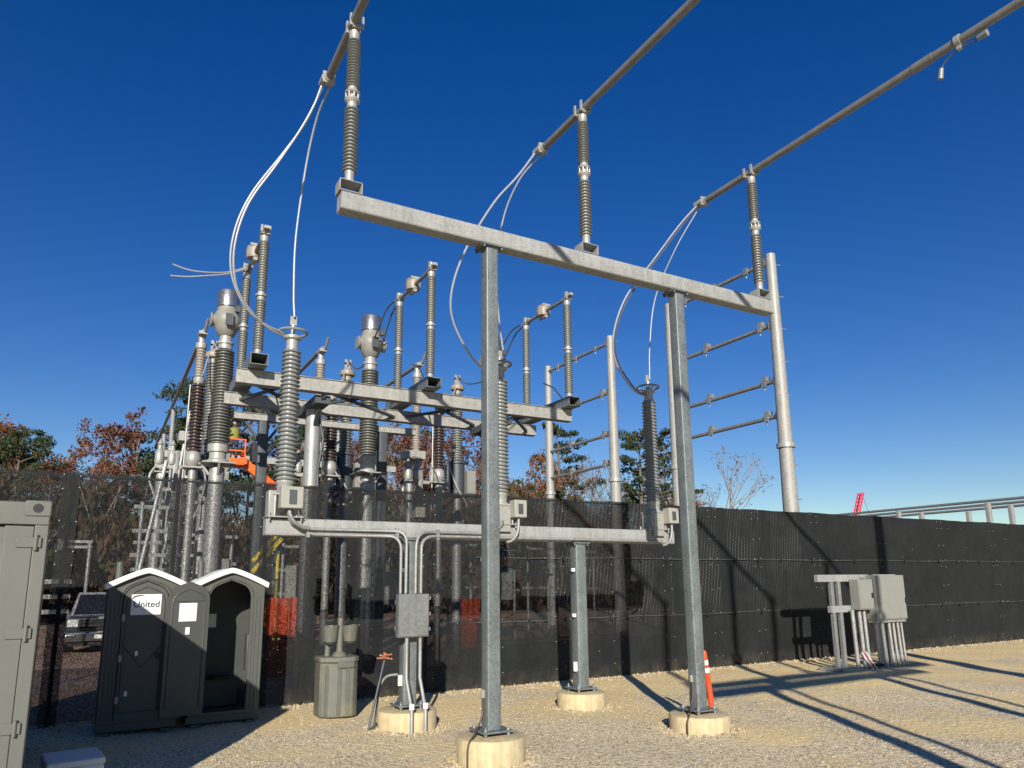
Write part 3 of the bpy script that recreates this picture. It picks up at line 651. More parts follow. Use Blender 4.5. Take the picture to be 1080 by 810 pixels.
# breaker poles with grey bushing
def bushing(label,x):
    t=thing('bushing_stand',label,'bushing',(x,21.3,0),group='grey bushings with tanks behind the transformers')
    MB().cyl((0,0,0),(0,0,4.9),.15,n=16).build('pedestal',M['pole'],t)
    mb=MB().box(-.55,.5,-.3,.3,4.9,4.98).bar((-.5,0,4.5),(0,0,4.9),.07,.07).bar((.45,0,4.5),(0,0,4.9),.07,.07); mb.build('support_plate',M['darksteel'],t)
    MB().lathe([(.2,4.981),(.24,5.0),(.24,5.95),(.28,5.97),(.28,6.05),(.2,6.08)],n=20).build('tank',M['darksteel'],t)
    c=MB().box(.28,.58,-.22,.18,5.0,5.75).build('control_cabinet',M['elec'],t,.01)
    MB().box(.33,.53,-.235,-.221,5.05,5.7).build('cabinet_door',M['elec'],c)
    MB().box(-.5,-.3,-.15,.1,5.1,5.9).build('relay_box',M['cap'],t,.01)
    MB().lathe(sheds(6.081,8.35,28,.15,.2,.13,.18),n=20).build('ribbed_column',M['sheds_far'],t)
    MB().lathe([(.13,8.351),(.13,8.45),(.22,8.48),(.24,8.54),(.22,8.62),(.12,8.68),(.1,8.74)],n=20).build('dome_cap',M['tan'],t)
    MB().box(-.1,-.03,-.02,.02,8.72,9.0).box(.03,.1,-.02,.02,8.72,9.0).box(-.1,.1,-.02,.02,8.84,8.9).build('terminal_fork',M['cap'],t)
    MB().tube(spline([(-.2,-.2,6.4),(-.42,-.25,6.1),(-.3,-.25,5.6),(-.1,-.3,5.1),(.2,-.3,4.6),(.1,-.2,4.0)]),.03,8).build('control_cable',M['cap'],t)
    return t
bushing('grey ribbed bushing squeezed between the left transformer and the tan column',2.30)
bushing('grey ribbed bushing with tan dome left of the middle transformer',6.17)
bushing('grey ribbed bushing with tan dome just left of the tallest front post',9.92)
def arrester(label,x):
    t=thing('brown_arrester',label,'arrester',(x,20.,0),group='dark brown arresters behind the fence')
    MB().cyl((0,0,0),(0,0,5.1),.1,n=14).build('pedestal',M['pole'],t)
    MB().box(-.25,.25,-.2,.2,5.1,5.14).lathe([(.1,5.14),(.16,5.2),(.2,5.35),(.16,5.5),(.12,5.55)],n=16).build('base_cap',M['cap'],t)
    MB().lathe(sheds(5.551,7.35,20,.12,.175),n=20).build('ribbed_column',M['sheds_dark'],t)
    MB().lathe([(.12,7.351),(.14,7.4),(.14,7.5),(.06,7.55)],n=16).build('top_cap',M['cap'],t)
    MB().tube(spline([(.1,-.1,5.3),(.3,-.15,4.9),(.25,-.1,4.3),(.1,0,3.8)]),.025,6).build('ground_lead',M['cable'],t)
    MB().cyl((-.22,0,4.2),(-.2,0,7.3),.02,n=8).build('side_rod',M['cap'],t)
    return t
arrester('dark brown ribbed arrester beside the tan column at far left',1.84)
arrester('dark brown ribbed arrester behind the switch stand pole',5.38)
arrester('dark brown ribbed arrester below the bracket of the middle switch',8.70)

for i,(xa,xb,xc,side) in enumerate(((1.84,2.30,2.28,'left'),(5.38,6.17,6.08,'middle'),(8.70,9.92,9.95,'right'))):
    cable('slack wire from the '+side+' brown arrester top up to the grey bushing fork',[(xa,20,7.55),((xa+xb)/2-.1,20.6,7.75),(xb-.15,21.1,8.5),(xb,21.3,8.95)],.02,name='yard_jumper')
    cable('short dark lead from the '+side+' transformer head back to the bushing fork',[(xc+.1,19.1,8.7),(xc+.15,19.8,8.45),(xb+.1,20.8,8.6),(xb,21.3,8.98)],.022,'cable_dark',name='yard_jumper')
    t=thing('terminal_frame','small galvanized frame with junction cans beside the '+side+' arrester','stand',(xa-.35,20.6,0))
    MB().hss((0,0,0),(0,0,5.6),.14,.14,.02).build('post',M['galv'],t)
    MB().bar((-.5,0,5.2),(.55,0,5.2),.1,.1).bar((-.4,0,4.6),(.5,0,4.6),.08,.08).build('cross_arm',M['ladder'],t)
    for q in(-.4,-.1,.4): MB().lathe([(.09,5.25),(.11,5.3),(.11,5.55),(.07,5.6),(.05,5.75),(.08,5.78),(.02,5.9)],(q,0,0),12).build('junction_can',M['cap'],t)
    MB().box(-.2,.2,-.2,.1,4.1,4.55).build('cabinet',M['jbox'],t,.01)
    MB().tube(spline([(-.4,0,5.3),(-.6,-.1,4.9),(-.45,-.15,4.4),(-.2,-.1,3.6),(-.1,0,2.5)]),.03,7).build('flex_conduit',M['cable'],t)
# third and far beams
def yard_beam(label,x0,x1,y,z,h,legs,m='ladder'):
    t=thing('yard_beam_frame',label,'support structure',(0,y,0))
    mb=MB(); channel(mb,(x0,0,z),(x1,0,z),.2,h); mb.build('beam',M[m],t)
    for x in legs: 
        MB().hss((x,.1,0),(x,.1,z-h/2-.02),.24,.24,.02).build('post',M['darksteel'],t)
        MB().bar((x-.45,.1,z-h/2-.03),(x,.1,z-.75),.07,.07).bar((x+.45,.1,z-h/2-.03),(x,.1,z-.75),.07,.07).build('knee_brace',M['darksteel'],t)
    return t
yard_beam('short cream beam on two dark posts just behind the switch stand',2.48,7.5,18.9,6.38,.15,(3.35,6.55))
yard_beam('farthest pale beam on slim posts near the tree line',2.1,13.2,36,8.05,.3,(3.2,12.2))
def tan_col(label,x):
    t=thing('tan_column',label,'insulator',(x,24,0),group='tan columns carrying the far bus tubes')
    MB().cyl((-.1,.35,0),(-.1,.35,6.5),.13,n=14).build('pole',M['galv'],t)
    MB().box(-.45,.3,-.2,.4,6.5,6.8).build('bracket',M['ladder'],t,.01)
    MB().lathe(sheds(6.801,9.5,30,.13,.16,.12,.15),n=18).build('ribbed_column',M['tan'],t)
    MB().lathe([(.13,9.501),(.17,9.55),(.17,9.7),(.1,9.75),(.1,9.95)],n=16).box(-.12,.12,-.3,.1,9.95,10.05).build('top_clamp',M['cap'],t)
    MB().cyl((.05,-.35,10.05),(.08,-.6,10.35),.05,n=10).build('arm_stub',M['galv'],t)
    return t
tan_col('tan ribbed column at far left with a tube running down behind it',2.2)
tan_col('tan ribbed column above the switch stand pole',6.0)
tan_col('tan ribbed column left of the middle switch bracket',9.55)
for i,x in enumerate((2.25,6.05,9.7)):
    t=thing('far_bus',('far grey bus tube sloping away behind the left tan column','far grey bus tube sloping away behind the middle tan column','far grey bus tube sloping away behind the right tan column')[i],'bus tube',(x,0,0),group='far bus tubes running to the trees')
    MB().cyl((0,24,10.15),(0,48,10.3),.07,n=12).build('tube',M['alu'],t)
for i,x in enumerate((2.33,6.3,10.1)):
    t=thing('pale_insulator',('pale slim insulator on the left end of the farthest beam','pale slim insulator at the middle of the farthest beam','pale slim insulator right of the middle of the farthest beam')[i],'insulator',(x,36.1,8.22),group='pale insulators on the farthest beam')
    MB().lathe(sheds(.12,1.85,20,.08,.12),n=14).build('ribbed_column',M['sheds_pale'],t)
    each([MB().lathe([(.1,0),(.1,.12)],n=12),MB().lathe([(.1,1.851),(.1,1.98)],n=12)],'insulator_fitting',M['cap'],t)
for i,x in enumerate((2.33,4.6)):
    t=thing('pale_pole_insulator',('pale insulator on a stout silver pole at the far left of the yard','pale insulator on a second silver pole behind the far beam')[i],'insulator',(x,41.5,0))
    MB().cyl((0,0,0),(0,0,7.9),.24,.22,n=18).build('pole',M['pole'],t); MB().box(-.35,.35,-.3,.3,7.9,7.96).build('plate',M['cap'],t)
    MB().lathe(sheds(8.05,9.95,20,.09,.13),n=14).build('ribbed_column',M['sheds_pale'],t)

# low steel stands and ladders seen through the screen
def stand(label,x,y,h,w=.9,rungs=3,kind=0):
    t=thing('equipment_stand',label,'stand',(x,y,0))
    MB().cyl((-w/2,0,0),(-w/2,0,h),.05,n=10).build('leg',M['galv'],t); MB().cyl((w/2,0,0),(w/2,0,h*.92),.05,n=10).build('leg',M['galv'],t)
    mb=MB()
    for k in range(rungs):
        z=h*(.55+.42*k/max(1,rungs-1)); mb.bar((-w*.75,0,z),(w*.75,0,z),.07,.09)
    mb.build('crossbar',M['galv'],t)
    if kind==1: MB().cyl((-w*.9,-.3,.2),(w*.1,0,h*1.25),.05,n=8).build('raker',M['pole'],t)
    if kind==2: MB().box(-.25,.25,-.15,.15,h*.45,h*.8).build('cabinet',M['elec'],t,.01)
S=[('slender galvanized stand with a long slanted raker at the far left',1.15,20,4.2,.75,4,1),('galvanized stand with three rungs behind the left toilet vent',1.15,22,3.4,.6,3,0),
 ('pair of steel legs with rungs between the two toilets',2.3,24,4.4,.7,4,0),('steel stand with grey cabinet beyond the toilets',2.9,22,3.6,.6,3,2),('slanted raker stand just left of the low frame',2.2,27,6.5,.8,3,1),
 ('low rung stand right of the left termination',4.6,24,4.0,.8,4,0),('steel stand with cabinet behind the handwash sink',5.2,23,3.4,.7,3,2),('rung stand behind the zinc panel box',7.2,23,3.8,.8,3,0),
 ('steel stand with cabinet left of the tallest post',8.6,24,3.2,.8,3,2),('rung stand behind the middle of the low frame',11.3,24,3.6,.9,4,0),('steel stand with cabinet left of the short post',12.6,23,3.4,.8,3,2),
 ('rung stand right of the short post',14.6,24,3.5,.9,4,0),('low grey rung stand near the right termination',16.8,24,3.4,.8,3,0)]
for s in S: stand(*s)
t=thing('bracket_post','small post with a double arm seen through the screen above the truck','stand',(-.42,32,0))
MB().cyl((0,0,0),(0,0,3.8),.07,n=10).build('post',M['galv'],t); MB().bar((-1.05,0,3.8),(.07,0,3.8),.09,.10).bar((-1.05,0,3.6),(.07,0,3.6),.09,.10).box(-1.05,-.8,-.08,.08,3.48,3.88).build('arm',M['galv'],t)
t=thing('pipe_rack','low pale pipe rack behind the truck at far left','rack',(-1.35,26.5,0))
for x in(-.9,-.3,.35): MB().cyl((x,0,0),(x,0,2.3),.05,n=8).build('upright',M['galv'],t)
for z in(1.4,1.85,2.3): MB().bar((-1.1,0,z),(.6,0,z),.1,.13).build('shelf_bar',M['galv'],t)
t=thing('yellow_stair','yellow striped stair rail seen through the screen below the left termination','stair',(3.2,18,0))
MB().bar((-.1,0,2.45),(.55,0,3.25),.06,.09).bar((-.1,0,2.7),(.55,0,3.5),.06,.09).build('handrail',M['yellow'],t)
MB().bar((-.1,.2,2.2),(.5,.2,2.95),.3,.05).build('tread_board',M['darksteel'],t)
for x in (-.1,.5): MB().cyl((x,.1,0),(x,.1,2.5+x*.9),.04,n=8).build('leg',M['yellow'],t)
for i,(x,y,w_,z0,z1,lb) in enumerate(((3.65,17,.7,1.0,1.9,'orange safety netting hung beyond the fence right of the toilets'),(8.3,17,.5,1.25,1.78,'small orange netting patch glimpsed left of the tallest post'))):
    t=thing('safety_netting',lb,'netting',(x,y,0)); mb=MB(); n=10
    for j in range(6):
        for k in range(n+1): mb.v.append((-w_/2+w_*k/n,.06*sin(k*1.7)+.03*sin(j*2+k),z0+(z1-z0)*j/5-.04*sin(pi*k/n)*(j/5)))
    mb.f=[(j*(n+1)+k,j*(n+1)+k+1,(j+1)*(n+1)+k+1,(j+1)*(n+1)+k) for j in range(5) for k in range(n)]
    mb.build('net',M['net'],t)
    for s in(-1,1): MB().cyl((s*w_/2,.04,0),(s*w_/2,.04,z1+.1),.02,n=6).build('stake',M['darksteel'],t)
    MB().add([(-w_/2,.1,z0-.85),(w_/2,.1,z0-.85),(w_/2,.1,z0-.05),(-w_/2,.1,z0-.05)],[(0,1,2,3)]).build('lower_net',M['net'],t)

# ------------------------------------------------------------------ ladder-like pole frames at right
def pole_frame(label,X,y0,y1,H,bars,first):
    t=thing('pole_frame',label,'pole frame',(X,y0,0),group='tall twin-pole frames at the right')
    D=y1-y0
    for yy,r0,r1 in ((0,.30,.17),(D,.27,.17)):
        p=MB().cyl((0,yy,0),(0,yy,H),r0,r1,n=16).build('pole',M['ladder'],t)
        mb=MB(); z=3.
        k=0
        while z<H-.1:
            s=1 if k%2 else -1; rr=r0+(r1-r0)*z/H; a=.25
            MB().cyl((rr*.9,yy-.1*s,z),(rr+.15,yy-.15*s,z),.017,n=6).build('step_bolt',M['galv'],p); z+=.6; k+=1
        MB().cyl((0,yy,6.55),(0,yy,6.7),r0+.005,r0+.005,n=16).build('splice_band',M['cap'],p)
    for i,(z,) in enumerate(bars):
        b=MB().cyl((-.02,.15,z),(-.02,D-.15,z),.075,n=12).build('crossbar',M['galv'],t)
        for q in ((.2,.5,.8) if i<1 else (.12,.62)):
            y=q*D; mb=MB()
            mb.box(-.13,-.09,y-.09,y+.09,z-.13,z+.13)
            if i>0: mb.box(-.12,.1,y-.12,y+.06,z+.08,z+.24)
            mb.cyl((-.05,y,z-.06),(-.05,y+.03,z-.24),.03,n=6)
            mb.build('bar_clamp',M['galv'],b)
        MB().box(-.14,.14,.14,.22,z-.14,z+.14).build('end_flange',M['galv'],b)
pole_frame('tallest pole frame at right, its near pole crossing the end of the tall beam',20,16.5,21.9,13.6,[(13.35,),(10.98,),(8.95,),(7.7,)],True)
pole_frame('second pole frame farther back, right of the right switch',20,26.0,31.5,13.45,[(13.15,),(10.77,),(8.78,),(7.4,)],False)

# far bus at the right over the fence
for i,x in enumerate((40,42.2,44.4)):
    t=thing('distant_bus',('top line of the three distant bus tubes above the right fence','middle line of the three distant bus tubes above the right fence','lowest line of the three distant bus tubes above the right fence')[i],'bus tube',(x,0,0),group='distant bus tubes over the right end of the fence')
    MB().cyl((0,14.9,6.05),(0,34,6.05),.075,n=10).build('tube',M['alu'],t)
    for y in ((20.6,25.5,30.) if i<2 else (19.2,24,29)):
        MB().hss((0,y,0),(0,y,5.95),.22,.22,.02).build('post',M['ladder'],t)
t=thing('red_crane','distant red lattice crane boom leaning above the fence','crane',(203,150,0))
mb=MB()
for a,b in (((0,-.6),(13.2,-.6)),((0,.6),(13.2,.6))):
    for o in (-.6,.6):
        mb.bar((0+o,a[1],2),(13.2+o,b[1],29.5),.32,.32)
for k in range(22):
    f0=k/22;f1=(k+1)/22; s=1 if k%2 else -1
    mb.bar((13.2*f0-.6*s,-.6,2+27.5*f0),(13.2*f1+.6*s,-.6,2+27.5*f1),.22,.22); mb.bar((13.2*f0-.6*s,.6,2+27.5*f0),(13.2*f1+.6*s,.6,2+27.5*f1),.22,.22)
mb.build('lattice_boom',M['redpaint'],t)
MB().cyl((13.4,0,29.3),(17.,0,21.5),.06,n=6).cyl((17.,0,21.5),(17.,0,20.),.06,n=6).build('hook_line',M['darksteel'],t)
MB().box(-3,4,-2,2,.0,3.2).build('crane_body',M['redpaint'],t,.1)

# ------------------------------------------------------------------ boom lift with worker
t=thing('boom_lift','orange boom lift with raised basket behind the left transformer','lift',(4.12,30,0))
MB().obox((1.05,0,6.50),(1.9,.30,.34),(0,R(38),0)).build('upper_boom',M['orange_paint'],t,.02)
MB().obox((1.8,0,3.2),(.30,.30,5.2),(0,R(2),0)).build('lower_boom',M['darksteel'],t,.02)
MB().box(.6,2.8,-.9,.9,.5,1.5).build('chassis',M['orange_paint'],t,.05)
for x in(.9,2.5):
    for y in(-.95,.95): MB().cyl((x,y-.15,.5),(x,y+.15,.5),.5,n=20).build('wheel',M['black'],t)
b=MB().box(-.35,.45,-.5,.5,6.75,6.82).build('basket',M['orange_paint'],t)
mb=MB()
for x in(-.35,.45):
    for y in(-.5,.5): mb.cyl((x,y,6.82),(x,y,7.75),.03,n=6)
for z in(7.3,7.75): mb.bar((-.35,-.5,z),(.45,-.5,z),.05,.05).bar((-.35,.5,z),(.45,.5,z),.05,.05).bar((-.35,-.5,z),(-.35,.5,z),.05,.05).bar((.45,-.5,z),(.45,.5,z),.05,.05)
mb.box(-.34,.44,-.52,-.505,6.83,7.0)
mb.build('basket_rail',M['orange_paint'],b)
MB().box(.75,1.3,-.3,.3,6.9,7.7).build('control_pod',M['black'],t,.03)
def person(label,loc):
    """one continuous skinned body: standing at work, arms reaching forward"""
    J=[(0,0,.95),(0,0,1.2),(0,0,1.42),(0,-.01,1.52),(0,-.03,1.66),(.1,0,.9),(.11,-.03,.48),(.11,.02,.06),(.12,-.14,.03),(-.1,0,.9),(-.11,.02,.48),(-.11,.05,.06),(-.12,-.11,.03),
       (.2,0,1.40),(.28,-.12,1.16),(.2,-.38,1.2),(-.2,0,1.40),(-.29,-.1,1.15),(-.2,-.36,1.24),(.18,-.46,1.21),(-.18,-.44,1.26),(0,-.03,1.76)]
    Ed=[(0,1),(1,2),(2,3),(3,4),(0,5),(5,6),(6,7),(7,8),(0,9),(9,10),(10,11),(11,12),(2,13),(13,14),(14,15),(2,16),(16,17),(17,18),(15,19),(18,20),(4,21)]
    Ra=[.15,.15,.16,.06,.1,.1,.07,.05,.04,.1,.07,.05,.04,.07,.05,.04,.07,.05,.04,.045,.045,.08]
    me=bpy.data.meshes.new('person'); me.from_pydata(J,Ed,[]); o=bpy.data.objects.new('person',me); COL.objects.link(o)
    o.modifiers.new('skin','SKIN'); o.modifiers.new('sub','SUBSURF').levels=1; o.modifiers['sub'].render_levels=1
    sv=me.skin_vertices[0].data
    for i,r in enumerate(Ra): sv[i].radius=(r,r)
    sv[0].use_root=True; me.materials.append(M['cloth']); o.location=loc; tag(o,label,'person')
    MB().lathe([(.19,1.0),(.2,1.1),(.21,1.3),(.2,1.42),(.09,1.5)],n=16).build('vest',M['hiviz'],o)
    MB().lathe([(.17,1.74),(.14,1.76),(.13,1.83),(.08,1.89),(.01,1.91)],(0,-.03,0),16).build('hard_hat',M['cloth'],o)
    MB().ball((0,-.075,1.67),.085,10,(1,.9,1.15)).build('face',M['skin'],o)
person('worker in yellow-green vest and dark helmet standing in the orange lift basket',(4.20,30,6.82))

# ------------------------------------------------------------------ pickup truck
def truck():
    t=thing('pickup_truck','silver pickup truck facing the fence, half hidden by the left toilet','truck',(.18,28.0,0),R(2))
    # x across, -y is the front
    hood=MB().extr([(-.98,.62),(-.98,1.02),(-.9,1.16),(.9,1.16),(.98,1.02),(.98,.62)],(0,-.0,0),(1,0,0),(0,0,1),(0,5.9,0)); hood.build('body',M['truckpaint'],t,.03)
    MB().add([(-.88,1.25,1.161),(.88,1.25,1.161),(.88,3.4,1.161),(-.88,3.4,1.161),(-.68,1.95,1.93),(.68,1.95,1.93),(.68,3.1,1.93),(-.68,3.1,1.93)],[(3,2,1,0),(4,5,6,7),(0,1,5,4),(1,2,6,5),(2,3,7,6),(3,0,4,7)]).build('cab',M['truckpaint'],t,.03)
    MB().add([(-.80,1.27,1.20),(.80,1.27,1.20),(.64,1.88,1.86),(-.64,1.88,1.86)],[(0,1,2,3)]).build('windscreen',M['glass'],t)
    g=MB().box(-.62,.62,-.05,-.005,.72,1.10).build('grille',M['black'],t,.01)
    mb=MB()
    for z in(.76,.87,.98,1.07): mb.box(-.6,.6,-.075,-.051,z,z+.03)
    mb.box(-.64,-.6,-.075,-.03,.71,1.11).box(.6,.64,-.075,-.03,.71,1.11); mb.build('grille_bar',M['chrome'],g)
    for s in(-1,1):
        MB().box(s*.81-.15,s*.81+.15,-.05,-.004,.75,1.08).build('headlight',M['lamp'],t,.02)
        m_=MB().box(s*1.1-.11,s*1.1+.11,1.35,1.45,1.22,1.48).build('mirror',M['black'],t,.02); MB().bar((s*.9,1.4,1.25),(s*1.02,1.4,1.3),.04,.05).build('mirror_arm',M['black'],m_)
        for y in(.95,4.6):
            w_=MB().cyl((s*.72,y,.4),(s*.99,y,.4),.4,n=24).build('wheel',M['black'],t); MB().cyl((s*.985,y,.4),(s*1.0,y,.4),.22,n=16).build('rim',M['chrome'],w_)
    b=MB().box(-1.0,1.0,-.16,-.01,.40,.64).build('bumper',M['chrome'],t,.03)
    MB().box(-.17,.17,-.175,-.161,.48,.6).build('number_plate',M['white'],b)
    MB().box(-.9,.9,-.05,.3,.25,.399).build('air_dam',M['black'],t)
truck()

# ------------------------------------------------------------------ portable toilets
def gable(w,h0,h1,n=14):
    return [(-w+2*w*i/n, h0+(h1-h0)*(1-abs(-1+2*i/n)**1.25)) for i in range(n+1)]
def arch(w,z0,z1,z2,n=6):
    """pointed arch outline: straight sides to z1, rounded shoulders, peak z2"""
    p=[(-w,z0),(-w,z1)]
    c=[(-w,z1),(-w,z1+.10),(-w*.55,z1+.17)]
    q=bend((-w,z1,0),(-w*.97,z1+.62*(z2-z1),0),(-w*.5,z1+.78*(z2-z1),0),5)[1:]
    left=[(v.x,v.y) for v in q]+[(0,z2)]
    p+=left+[(-x,z) for x,z in reversed(left[:-1])]+[(w,z1),(w,z0)]
    return p
def toilet(label,x,y,closed,sign=True):
    t=thing('portable_toilet',label,'toilet',(x,y,0),R(0),group='grey portable toilets by the fence')
    W=.53; Dp=1.1; E=2.20; PK=2.40
    MB().box(-W-.02,W+.02,0.03,Dp,.04,.16).box(-W+.05,-W+.2,-.05,Dp+.04,0,.04).box(W-.2,W-.05,-.05,Dp+.04,0,.04).build('skid_base',M['john'],t,.01)
    mb=MB().box(-W,-W+.035,.04,Dp-.04,.161,E).box(W-.035,W,.04,Dp-.04,.161,E)
    for k in range(4):
        for s in(-1,1):
            yy=.2+.2*k; mb.box(s*W-.012 if s>0 else -W-.02,s*W+.02 if s>0 else -W+.012,yy,yy+.1,.2,E-.03)
    mb.build('side_wall',M['john'],t,.006)
    g=gable(W-.001,E,PK-.04)
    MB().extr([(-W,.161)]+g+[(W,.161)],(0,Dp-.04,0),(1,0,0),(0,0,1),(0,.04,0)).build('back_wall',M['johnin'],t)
    # front frame: outer outline minus arch opening
    ow=.32; A=arch(ow,.2,1.96,2.25)
    outer=[(-W,.161),(-W,E)]+g[1:-1]+[(W,E),(W,.161)]
    mb=MB()
    # left strip, right strip, header
    mb.extr([(-W,.161),(-ow-.001,.161),(-ow-.001,1.96),(-W,1.96)],(0,0,0),(1,0,0),(0,0,1),(0,.05,0))
    mb.extr([(ow+.001,.161),(W,.161),(W,1.96),(ow+.001,1.96)],(0,0,0),(1,0,0),(0,0,1),(0,.05,0))
    hl=[(x_,z_) for x_,z_ in A if z_>=1.96]
    hd=[(-W,1.9601)]+[(-W,E)]+g[1:-1]+[(W,E),(W,1.9601)]+[(x_,z_+.0001) for x_,z_ in reversed(hl)]
    mb.extr(hd,(0,0,0),(1,0,0),(0,0,1),(0,.05,0))
    mb.box(-ow,ow,0,.05,.161,.2)
    fr=mb.build('front_frame',M['john'],t)
    mb=MB()
    for s in(-1,1):
        for dx in (.03,.08,.14): mb.box(s*(ow+dx)-.012,s*(ow+dx)+.012,-.016,-.001,.2,1.98)
    mb.tube([(x_*1.1,-.006,z_+.03) for x_,z_ in A[1:-1]],.013,6); mb.build('frame_rib',M['john'],fr)
    roof=MB(); gg=gable(W+.06,E-.0,PK+.05,18); rp=gg+[(x_*.97,z_-.085) for x_,z_ in reversed(gg)]
    roof.extr(rp,(0,-.09,0),(1,0,0),(0,0,1),(0,Dp+.16,0)); r_=roof.build('roof',M['white'],t,.012)
    MB().cyl((-W+.14,Dp-.25,1.6),(-W+.14,Dp-.25,2.56),.055,n=14).build('vent_pipe',M['john'],t)
    def door(parent_x,ang,sheet):
        d=MB().extr(arch(ow-.01,.205,1.955,2.235),(ow,-.0,0),(1,0,0),(0,0,1),(0,.035,0))
        o=d.build('door',M['johndoor'],t); 
        rib=MB()
        ar=arch(ow-.06,.32,1.90,2.165); rib.tube([(ow+x_,-.004,z_) for x_,z_ in ar]+[(ow+ar[0][0],-.004,ar[0][1])],.012,6)
        rib.tube([(ow-.24,-.004,1.25),(ow,-.004,.95),(ow+.24,-.004,1.25)],.01,6).build('door_rib',M['johndoor'],o)
        MB().cyl((2*ow-.1,-.02,1.12),(2*ow-.1,-.001,1.12),.05,n=14).build('latch',M['black'],o)
        each([MB().box(.0,.05,-.02,-.001,z,z+.1) for z in(.45,1.05,1.65)],'hinge',M['galv'],o)
        MB().box(ow-.1,ow-.06,-.006,-.001,1.13,1.2).box(ow-.2,ow-.16,-.006,-.001,.55,.62).build('door_sticker',M['sign'],o)
        o.location=(parent_x,-.04,0); o.rotation_euler=(0,0,ang)
        return o,ow
    if closed:
        o,ow=door(-ow,0,None)
        s=MB().box(ow-.21,ow+.21,-.012,-.002,1.735,2.045).build('sign_plate',M['sign'],o,.002)
        mb=MB(); # swoosh over the first letters
        pts=[]
        for k in range(13):
            a=R(185-125*k/12); pts.append((ow-.085+.12*cos(a),-.016,1.968+.06*sin(a)))
        mb.tube(pts,[.003+.007*sin(pi*k/12) for k in range(13)],6)
        mb.build('sign_swoosh',M['navy'],t).parent=t
        return t,o,ow
    else:
        o,ow=door(-ow,R(-172),None)
        # sheet on the inside of the swung door faces the camera after opening
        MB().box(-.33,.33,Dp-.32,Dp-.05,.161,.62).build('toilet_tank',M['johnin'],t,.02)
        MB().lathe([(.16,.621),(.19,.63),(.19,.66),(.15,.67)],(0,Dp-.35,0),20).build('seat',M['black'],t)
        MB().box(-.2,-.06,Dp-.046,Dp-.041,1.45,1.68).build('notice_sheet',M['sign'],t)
        MB().box(W-.16,W-.036,.45,.7,.75,1.35).build('urinal',M['john'],t,.02)
        return t,o,ow
def text(body,size,loc,mat_,parent,name,bold=.0):
    c=bpy.data.curves.new(name,'FONT'); c.body=body; c.size=size; c.extrude=.002; c.offset=bold; c.align_x='CENTER'
    o=bpy.data.objects.new(name,c); COL.objects.link(o)
    dg=bpy.context.evaluated_depsgraph_get(); me=bpy.data.meshes.new_from_object(o.evaluated_get(dg)); bpy.data.objects.remove(o)
    me.materials.clear(); me.materials.append(mat_); q=bpy.data.objects.new(name,me); COL.objects.link(q); q.location=loc; q.rotation_euler=(pi/2,0,0); q.parent=parent; return q
T1,D1,ow=toilet('closed grey portable toilet with a white United sign on its door',.665,12.80,True)
sw=[c for c in T1.children if c.name.startswith('sign_swoosh')][0]; sw.parent=D1
text('United',.135,(ow+.005,-.0145,1.85),M['navy'],D1,'sign_lettering',.0012)
text('S E R V I C E S',.036,(ow+.06,-.0145,1.80),M['greytext'],D1,'sign_small_lettering')
T2,D2,ow=toilet('open grey portable toilet with its door swung left showing a dark interior',1.90,12.80,False)
# face of the swung door that looks at the camera
of=MB()
sheet=MB().box(ow-.12,ow+.14,.037,.045,1.62,1.90).build('paper_notice',M['sign'],D2)
mb=MB()
for k in range(9): mb.box(ow-.09,ow+.11-.05*(k%3),.0452,.0462,1.65+.026*k,1.656+.026*k)
mb.build('notice_print',M['greytext'],D2)
MB().tube([(ow+x_,.038,z_) for x_,z_ in arch(ow-.075,.32,1.88,2.12)],.011,6).box(.09,2*ow-.09,.036,.05,1.93,1.95).build('inner_rib',M['johndoor'],D2)
MB().box(ow-.03,ow+.03,.036,.06,1.42,1.53).build('inner_latch',M['white'],D2)

